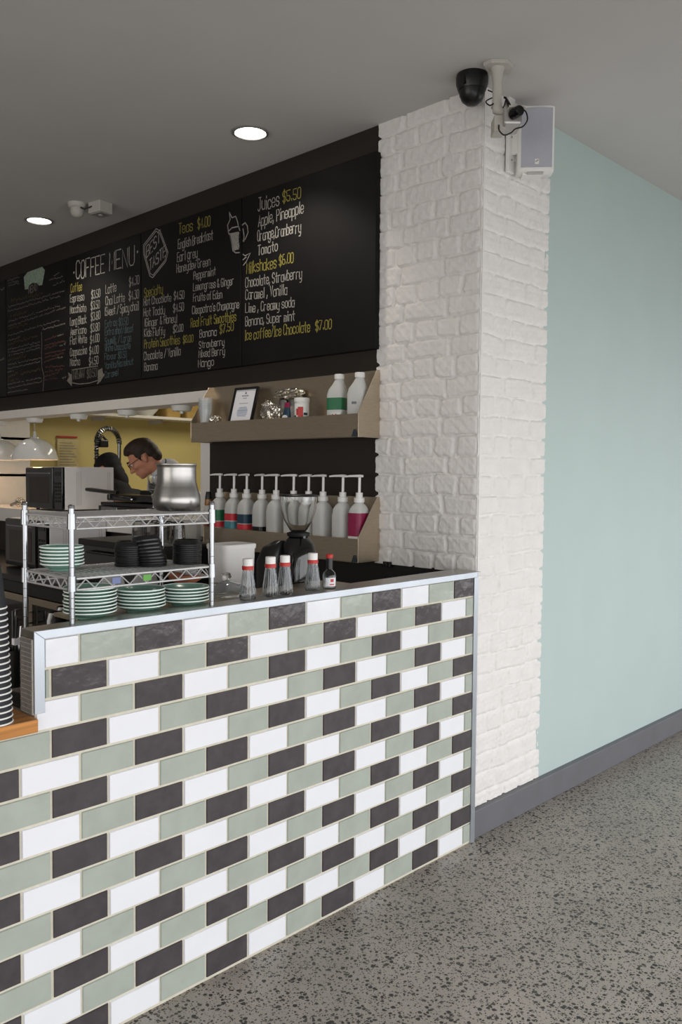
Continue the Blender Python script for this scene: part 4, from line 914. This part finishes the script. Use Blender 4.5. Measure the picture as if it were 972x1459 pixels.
# canopies and pendants
def canopy(label,x): 
    t=thing('lamp_canopy',label,'lamp mount',(x,.1,1.829),0,'round white lamp mounts under the lintel'); MB().lathe([(0,0),(.06,0),(.06,-.006),(.052,-.03),(.0,-.03)],28).build('cup',M_whitepl,t); MB().lathe([(0,-.029),(.012,-.029),(.01,-.045),(0,-.045)],14).build('cord_grip',M_whitepl,t)
def pendant(label,x):
    t=thing('pendant_lamp',label,'lamp',(x,.1,1.829),0,'white dome heat lamps over the pass')
    MB().lathe([(0,0),(.06,0),(.06,-.006),(.052,-.03),(0,-.03)],28).build('canopy',M_whitepl,t); MB().tube([(0,0,-.03),(0,0,-.105)],.0035,8).build('cord',M_greypl,t)
    MB().lathe([(0,-.095),(.008,-.095),(.012,-.13),(.03,-.137),(.034,-.15),(0,-.15)],24).build('cap',M_pend,t)
    prof=[(.034,-.145),(.07,-.155),(.115,-.185),(.145,-.23),(.158,-.275),(.160,-.298)]
    MB().lathe(prof+[(.157,-.300)]+[(r-.003,z-.002) for r,z in prof[::-1]],48).build('shade',M_pend,t)
    MB().lathe([(0,-.2),(.02,-.2),(.03,-.225),(.028,-.25),(.0,-.262)],20).build('bulb',M_warm,t)
    lamp('heat_lamp_light','POINT',(x,.1,1.829-.285),.7,(1,.62,.36),.04)
pendant('white dome pendant lamp hanging above the upper microwave',-3.945); pendant('white dome pendant lamp cut by the left edge of the photo',-4.53)
canopy('round white lamp mount under the lintel, right of the hanging pendant',-3.31); canopy('middle round white lamp mount under the lintel, above the tap',-2.71); canopy('round white lamp mount under the lintel beside the steel shelf',-2.129)
# kitchen high shelf, running along the yellow side wall
hs=thing('kitchen_high_shelf','long thin white shelf high on the yellow kitchen wall','shelf',(0,0,0)); MB().box(-4.998,-4.72,.72,3.4,1.935,1.96).build('shelf_board',M_white,hs,bevel=.002)
for y in(1.15,1.75,2.4,3.0): 
    MB().box(-4.998,-4.8,y,y+.02,1.9,1.935).build('bracket',M_greypl,hs,bevel=.001)
def sh_item(u,): return at(u,585,0,-4.86).y
M_ytub=mat('yellow_plastic_tub',s(176,146,84),.5,noise=.05)
t=thing('white_bowl','white mixing bowl on the high kitchen shelf','bowl',(-4.86,sh_item(206),1.96)); MB().lathe(shell([(.06,0),(.07,.004),(.12,.06),(.145,.1),(.15,.102)],.004),36).build('bowl_wall',M_whitepl,t); MB().lathe([(.15,.1),(.155,.1),(.155,.107),(.148,.107)],36).build('rim',M_whitepl,t)
for u,lab in((240,'left yellow storage tub on the high kitchen shelf'),(268,'right yellow storage tub on the high kitchen shelf')):
    t=thing('storage_tub',lab,'tub',(-4.86,sh_item(u),1.96),0,'yellow tubs on the high shelf'); MB().loft([(0,.1,.08,6,0,0),(.15,.115,.1,6,0,0)],28).build('tub_body',M_ytub,t); MB().loft([(.148,.12,.103,6,0,0),(.165,.12,.103,6,0,0)],28).build('lid',M_ytub,t)
# spray tap
q=at(138,690,0,-4.6); fy=at(150,660,0,-4.6).y; bz=1.22
t=thing('spray_tap','tall chrome spring-neck spray tap above the kitchen sink','tap',(-4.6,fy,0))
A=at(138,692,0,-4.6); B_=at(160,611,0,-4.6); C_=at(170,650,0,-4.6)
MB().tube([(0,A.y-fy,1.0),(0,A.y-fy,A.z+.02)],.016,12).build('riser_pipe',M_chrome,t)
arc=[]; ya,yb=A.y-fy,C_.y-fy; ym=(ya+yb)/2; zt_=B_.z
for i in range(40):
    q_=PI*(1-i/39); arc.append((0,ym+(yb-ya)/2*math.cos(q_),zt_-(yb-ya)*.55+(yb-ya)*.55*math.sin(q_)))
hose=[(0,ya,A.z+(arc[0][2]-A.z)*i/12) for i in range(12)]+arc
h_=MB().tube(hose,.017,10).build('hose',M_black,t)
coil=[]; 
hv=[Vector(p) for p in hose]
for i in range(len(hv)*6):
    f=i/6; k0=min(int(f),len(hv)-2); p=hv[k0].lerp(hv[k0+1],f-k0); tn=(hv[k0+1]-hv[k0]).normalized(); n1=Vector((1,0,0)); n2=tn.cross(n1); a=i*1.35; coil.append(p+(n1*math.cos(a)+n2*math.sin(a))*.02)
MB().tube(coil,.0045,6).build('spring',M_chrome,h_)
MB().tube([(0,yb,arc[-1][2]),(0,yb,arc[-1][2]-.24),(0,yb,1.2)],[.016,.014,.012],12).build('down_pipe',M_chrome,t)
e=at(158,632,0,-4.6); MB().box(-.03,.03,ya+.02,ya+.10,e.z-.035,e.z+.03).build('spray_bracket',M_black,t,bevel=.01); MB().tube([(0,ya,e.z+.02),(0,ya+.06,e.z+.06),(0,ya+.1,e.z+.02)],.012,10).build('trigger',M_black,t)
sk=thing('kitchen_sink_bench','steel kitchen bench along the yellow wall','bench',(-4.62,1.55,0)); MB().box(-.37,.33,-.5,1.8,.87,.9).build('bench_top',M_steelv,sk); MB().box(-.35,.3,-.45,1.75,.05,.865).build('cabinet',M_steelv,sk); MB().lathe([(0,.9),(.03,.9),(.03,1.0),(0,1.0)],16,(.02,A.y-1.55,0)).build('tap_base',M_chrome,sk)
M_cream=mat('cream_plastic_sleeve',s(206,190,140),.4,noise=.08)
# papers stuck to the yellow wall
q=at(96,645,0,-4.995); t=thing('wall_notice','clear plastic holder with red top edge on the yellow kitchen wall','notice',(-4.995,q.y,q.z)); MB().box(0,.012,-.1,.1,-.14,.12).build('holder',M_cream,t,bevel=.002); MB().box(.0,.016,-.105,.09,.13,.145).build('red_edge',M_red,t,bevel=.002)
ln_=MB()
for i in range(9): ln_.box(.0121,.0128,-.08,.08-.02*(i%3),-.11+i*.024,-.105+i*.024)
ln_.build('grey_print',M_ink,t)
# kitchen shelving at far left
ks=thing('kitchen_shelf_unit','cream kitchen shelf unit at the far left behind the pass','shelf',(-5.35,.30,0))
for z in(.9,1.15,1.40,1.70,2.1): MB().box(-.35,.50,-.1,.2,z,z+.025).build('shelf_board',M_white,ks,bevel=.002)
for x in(-.35,.48): MB().box(x,x+.02,-.1,.2,0,2.2).build('side_panel',M_white,ks,bevel=.002)
MB().box(-.33,.48,.185,.2,0,2.2).build('back_panel',M_greybox,ks)
def boxon(label,x,y,z,w_,d_,h_,m,cat='box',nm='storage_box'):
    t=thing(nm,label,cat,(x,y,z)); MB().box(-w_/2,w_/2,-d_/2,d_/2,0,h_).build('body',m,t,bevel=.004); MB().box(-w_/2-.004,w_/2+.004,-d_/2-.004,d_/2+.004,h_,h_+.015).build('lid',M_greypl,t,bevel=.003); return t
boxon('grey storage box high on the kitchen shelf unit behind the left pendants',-5.14,.245,1.727,.46,.17,.26,M_greybox)
boxon('brown container on the middle kitchen shelf below the left pendant',-5.2,.31,1.426,.34,.2,.1,M_brown)
for i,(dx,h,m,lab) in enumerate(((.0,.2,M_black,'dark bottle standing on the low kitchen shelf at far left'),)):
    t=thing('dark_bottle',lab,'bottle',(-5.12,.28,1.1765)); MB().lathe([(0,0),(.032,0),(.032,.12),(.014,.16),(.014,.2),(0,.2)],20).build('bottle',m,t); MB().lathe([(0,.2),(.016,.2),(.016,.215),(0,.215)],14).build('cap',M_black,t)
t=thing('cutting_board','thin pale board leaning on the low kitchen shelf at far left','board',(-5.0,.3,1.182)); t.rotation_euler=(0,math.radians(8),0); MB().box(-.008,.008,-.08,.08,0,.2).build('board',M_paper,t,bevel=.003); MB().lathe([(0,-.0085),(.012,-.0085),(.012,.0085),(0,.0085)],14,(0,0,.18),0,True,None,Matrix.Rotation(PI/2,3,'Y')).build('hanging_hole',M_black,t)

# ------------------------------------------------------------------ people
def remesh(o,vox,smoothit=4):
    r=o.modifiers.new('remesh','REMESH'); r.mode='VOXEL'; r.voxel_size=vox; r.use_smooth_shade=True
    sm_=o.modifiers.new('smooth','SMOOTH'); sm_.factor=.5; sm_.iterations=smoothit
def capsule(mb,p0,p1,r0,r1,n=8):
    p0=Vector(p0);p1=Vector(p1); mb.tube([p0+(p1-p0)*i/n for i in range(n+1)],[r0+(r1-r0)*i/n for i in range(n+1)],16); mb.ball(p0,r0); mb.ball(p1,r1)
def head_shape(mb,M,c,k=1.0):
    """head in local axes: -y is the face, +x the person's left; k is a scale"""
    def B(p,rx,ry,rz): 
        mb.ball(c+M@(Vector(p)*k),rx*k,ry*k,rz*k,24,16,0,M.to_4x4())
    B((0,.012,.052),.076,.096,.088)       # skull
    B((0,-.030,.010),.064,.066,.078)      # face
    B((0,-.040,-.052),.050,.052,.048)     # jaw
    B((0,-.070,-.078),.026,.024,.022)     # chin
    B((0,.03,-.01),.062,.07,.06)
    B((0,-.088,.040),.050,.016,.012)      # brow
    for t_ in np.linspace(0,1,7): B((0,-.093-.022*t_,.030-.048*t_),.009+.005*t_,.011+.003*t_,.011)   # nose
    for sx in(-1,1): B((sx*.012,-.104,-.018),.009,.011,.008); B((sx*.040,-.066,-.006),.022,.022,.020)
    B((0,-.094,-.044),.022,.010,.006); B((0,-.091,-.056),.020,.010,.007)                              # lips
    for sx in(-1,1):
        B((sx*.076,.012,.004),.009,.019,.030); B((sx*.080,.020,.012),.007,.017,.018)                  # ears
def hand(mb,w,d,up,k=1,side=1):
    """palm and five bent fingers from wrist w along d; up = back of the hand"""
    d=d.normalized(); sdv=d.cross(up).normalized()*side; up=sdv.cross(d)*side
    up=up.normalized(); c=w+d*.05*k
    M=Matrix((sdv,d,up)).transposed().to_4x4(); mb.ball(c,.040*k,.052*k,.017*k,16,10,0,M)
    for i,(off,L) in enumerate(((-.030,.068),(-.010,.078),(.010,.073),(.030,.056))):
        p=w+d*.088*k+sdv*off*k; q1=p+(d*.85-up*.35)*L*.45*k; q2=q1+(d*.45-up*.85)*L*.32*k; q3=q2+(-up*.95-d*.05)*L*.25*k
        capsule(mb,p-d*.02*k,q1,.0095*k,.009*k,3); capsule(mb,q1,q2,.009*k,.008*k,3); capsule(mb,q2,q3,.008*k,.0068*k,3)
    p=w+d*.03*k-sdv*.034*k; q1=p+(d*.6-sdv*.7-up*.2)*.04*k; q2=q1+(d*.95-sdv*.1-up*.3)*.034*k; capsule(mb,p,q1,.0125*k,.0105*k,3); capsule(mb,q1,q2,.0105*k,.0085*k,3)
def person(label,base,rz,headc,tiltx,tiltz,hipz,neckp,hair,jacket,collar,cap=False,glasses=False,K=1.08,hands=((-.2,-.42,1.2),(.2,-.42,1.2))):
    """base = floor point between the feet; local -y is forwards"""
    t=thing('person',label,'person',base,rz)
    Rm=Matrix.Rotation(tiltz,3,'Z')@Matrix.Rotation(tiltx,3,'X'); hc=Vector(headc); npt=Vector(neckp)
    body=MB(); head_shape(body,Rm,hc,K)
    nb=hc+Rm@Vector((0,.03,-.05))*K; capsule(body,npt,nb,.062*K,.056*K)
    hip=Vector((0,.12,hipz)); ch=npt.lerp(hip,.38)
    for f in np.linspace(0,1,9):
        p=npt.lerp(hip,f); rx=.10+.085*math.sin(min(1,f*1.9)*PI/2); body.ball(p+Vector((0,.01,0)),rx*K*.93,(.075+.04*math.sin(f*PI))*K,.1)
    for sx in(-1,1):
        sh=npt+Vector((sx*.17*K,.02,-.075)); hd=Vector(hands[0 if sx<0 else 1]); mid=sh.lerp(hd,.5)+Vector((sx*.07,.09,-.08))
        capsule(body,sh,mid,.054*K,.042*K); capsule(body,mid,hd,.042*K,.029*K); hand(body,hd,(hd-mid),Vector((0,-.2,1)),K,sx)
        capsule(body,hip+Vector((sx*.09,0,-.02)),Vector((sx*.1,.06,.5)),.085*K,.058*K); capsule(body,Vector((sx*.1,.06,.5)),Vector((sx*.1,.12,.09)),.056*K,.038*K)
        body.ball((sx*.1,.05,.05),.045,.125,.045)
    bo=body.build('body',M_skin,t); remesh(bo,.0075,3)
    # jacket
    j=MB()
    for f in np.linspace(0,1.0,12):
        p=npt.lerp(hip,f); rx=.125+.09*math.sin(min(1,f*1.9)*PI/2); j.ball(p+Vector((0,.012,-.012 if f>.05 else 0)),rx*K*.95,(.098+.045*math.sin(f*PI))*K,.108)
    for sx in(-1,1):
        sh=npt+Vector((sx*.185*K,.02,-.06)); hd=Vector(hands[0 if sx<0 else 1]); mid=sh.lerp(hd,.5)+Vector((sx*.07,.09,-.08))
        capsule(j,npt+Vector((sx*.05,.02,-.05)),sh,.082*K,.074*K); capsule(j,sh,mid,.074*K,.058*K); capsule(j,mid,mid.lerp(hd,.8),.058*K,.044*K)
    ctop=npt+(nb-npt)*.42; capsule(j,npt+Vector((0,.02,-.03)),ctop,.098*K,.074*K)
    jo=j.build('jacket',jacket,t); remesh(jo,.011,5)
    ax=(nb-npt).normalized(); a1=ax.cross(Vector((1,0,0))).normalized(); a2=ax.cross(a1)
    MB().tube([ctop+ax*.016+(a1*math.cos(q)+a2*math.sin(q))*.073*K for q in np.linspace(0,2*PI,25)[:-1]],.0065,8,0,True).build('collar_edge',collar,t)
    for sx in(-1,1):
        for i in range(4): p=npt.lerp(hip,.2+.17*i)+Vector((sx*.05,-.135-.012*math.sin(i),-.02)); MB().ball(p,.011,.011,.011,10,8).build('button',M_blackcl,t)
    # trousers and shoes
    tr_=MB(); tr_.ball(hip+Vector((0,.01,-.02)),.19*K,.14*K,.14)
    for sx in(-1,1): capsule(tr_,hip+Vector((sx*.09,0,-.02)),Vector((sx*.1,.06,.5)),.1*K,.078*K); capsule(tr_,Vector((sx*.1,.06,.5)),Vector((sx*.1,.11,.1)),.078*K,.065*K)
    to=tr_.build('trousers',M_blackcl,t); remesh(to,.014,3)
    for sx in(-1,1): MB().loft([(0,.05,.14,3,sx*.1,.05),(.03,.055,.145,3,sx*.1,.05),(.075,.05,.11,2.5,sx*.1,.07),(.1,.046,.06,2,sx*.1,.11)],20).build('shoe',M_blackcl,t)
    # eyes, hair, glasses
    for sx in(-1,1):
        e=MB().ball(hc+Rm@(Vector((sx*.031,-.083,.021))*K),.012*K,.012*K,.011*K,12,8).build('eye',M_paper,t); MB().ball(hc+Rm@(Vector((sx*.031,-.0915,.018))*K),.0055*K,.005*K,.0055*K,10,8).build('iris',M_hair,e)
    hm=MB(); S=lambda p,rx,ry,rz,: hm.ball(hc+Rm@(Vector(p)*K),rx*K,ry*K,rz*K,24,16,0,Rm.to_4x4())
    if not cap:
        S((0,.022,.078),.080,.096,.070); S((0,.062,.036),.074,.066,.072); S((0,.078,-.012),.060,.046,.05); S((0,-.040,.108),.062,.050,.030); S((0,.0,.115),.070,.085,.042)
        for sx in(-1,1): S((sx*.066,.006,.052),.015,.04,.034); S((sx*.071,-.012,.028),.006,.010,.026); S((sx*.03,-.068,.103),.024,.022,.018)
        ho=hm.build('hair',hair,t); remesh(ho,.007,2)
        for sx in(-1,1): MB().tube([hc+Rm@(Vector((sx*x_,y_,z_))*K) for x_,y_,z_ in((.012,-.106,.044),(.03,-.103,.050),(.052,-.088,.044))],[.003,.0045,.003],8).build('eyebrow',hair,t)
    else:
        S((0,.075,-.04),.07,.05,.07); S((0,.085,-.10),.066,.05,.08); S((0,.016,.076),.086,.104,.072); S((0,.05,.03),.080,.072,.07); S((0,-.05,.078),.07,.045,.035); ho=hm.build('cap',M_blackcl,t); remesh(ho,.008,3)
        S2=MB(); S2.ball(hc+Rm@(Vector((0,-.11,.06))*K),.065*K,.06*K,.008*K,20,8,0,Rm.to_4x4()); S2.build('cap_peak',M_blackcl,t)
    if glasses:
        g_=thing('glasses','x','x') if False else None
        gm=MB()
        for sx in(-1,1): 
            gm.tube([hc+Rm@(Vector((sx*.034+.026*math.cos(q)*1.0,-.1095+.006*abs(math.cos(q))*(1 if math.cos(q)*sx>0 else 0),.018+.0165*math.sin(q)))*K) for q in np.linspace(0,2*PI,22)[:-1]],.0021,6,0,True)
            gm.tube([hc+Rm@(Vector((sx*x_,y_,z_))*K) for x_,y_,z_ in((.060,-.104,.024),(.074,-.05,.026),(.081,.01,.026),(.082,.03,.012))],.0022,6)
        gm.tube([hc+Rm@(Vector((x_,-.112,.022))*K) for x_ in(-.009,0,.009)],.002,6); gm.build('glasses',M_black,t)
    return t
hp=at(206,656,1,.36); fz=math.radians(-9)
rotw=fz
# head centre in the person's own axes
bx0=Vector((hp.x-.02,.70,0))
def loc(p,base,rz): return Matrix.Rotation(-rz,3,'Z')@(Vector(p)-base)
hl=loc(hp,bx0,rotw); 
person('dark-haired person in glasses and white chef jacket leaning over the kitchen pass',bx0,rotw,(hl.x,hl.y,hl.z),math.radians(36),math.radians(-30),1.0,(hl.x+.03,hl.y+.145,hl.z-.09),M_hair,M_chef,M_blackcl,False,True,.98,((-.24,-.28,1.24),(.27,-.28,1.24)))
h2=at(155,672,1,.75); b2=Vector((h2.x+.03,.85,0)); r2=math.radians(-85)
hl2=loc(h2,b2,r2)
person('person in black cap and black top half hidden behind the upper microwave',b2,r2,(hl2.x,hl2.y,hl2.z),math.radians(25),math.radians(15),.95,(hl2.x,hl2.y+.09,hl2.z-.15),M_hair,M_blackcl,M_blackcl,True,False,1.0,((-.24,-.36,1.02),(.24,-.36,1.02)))
bpy.context.view_layer.update()
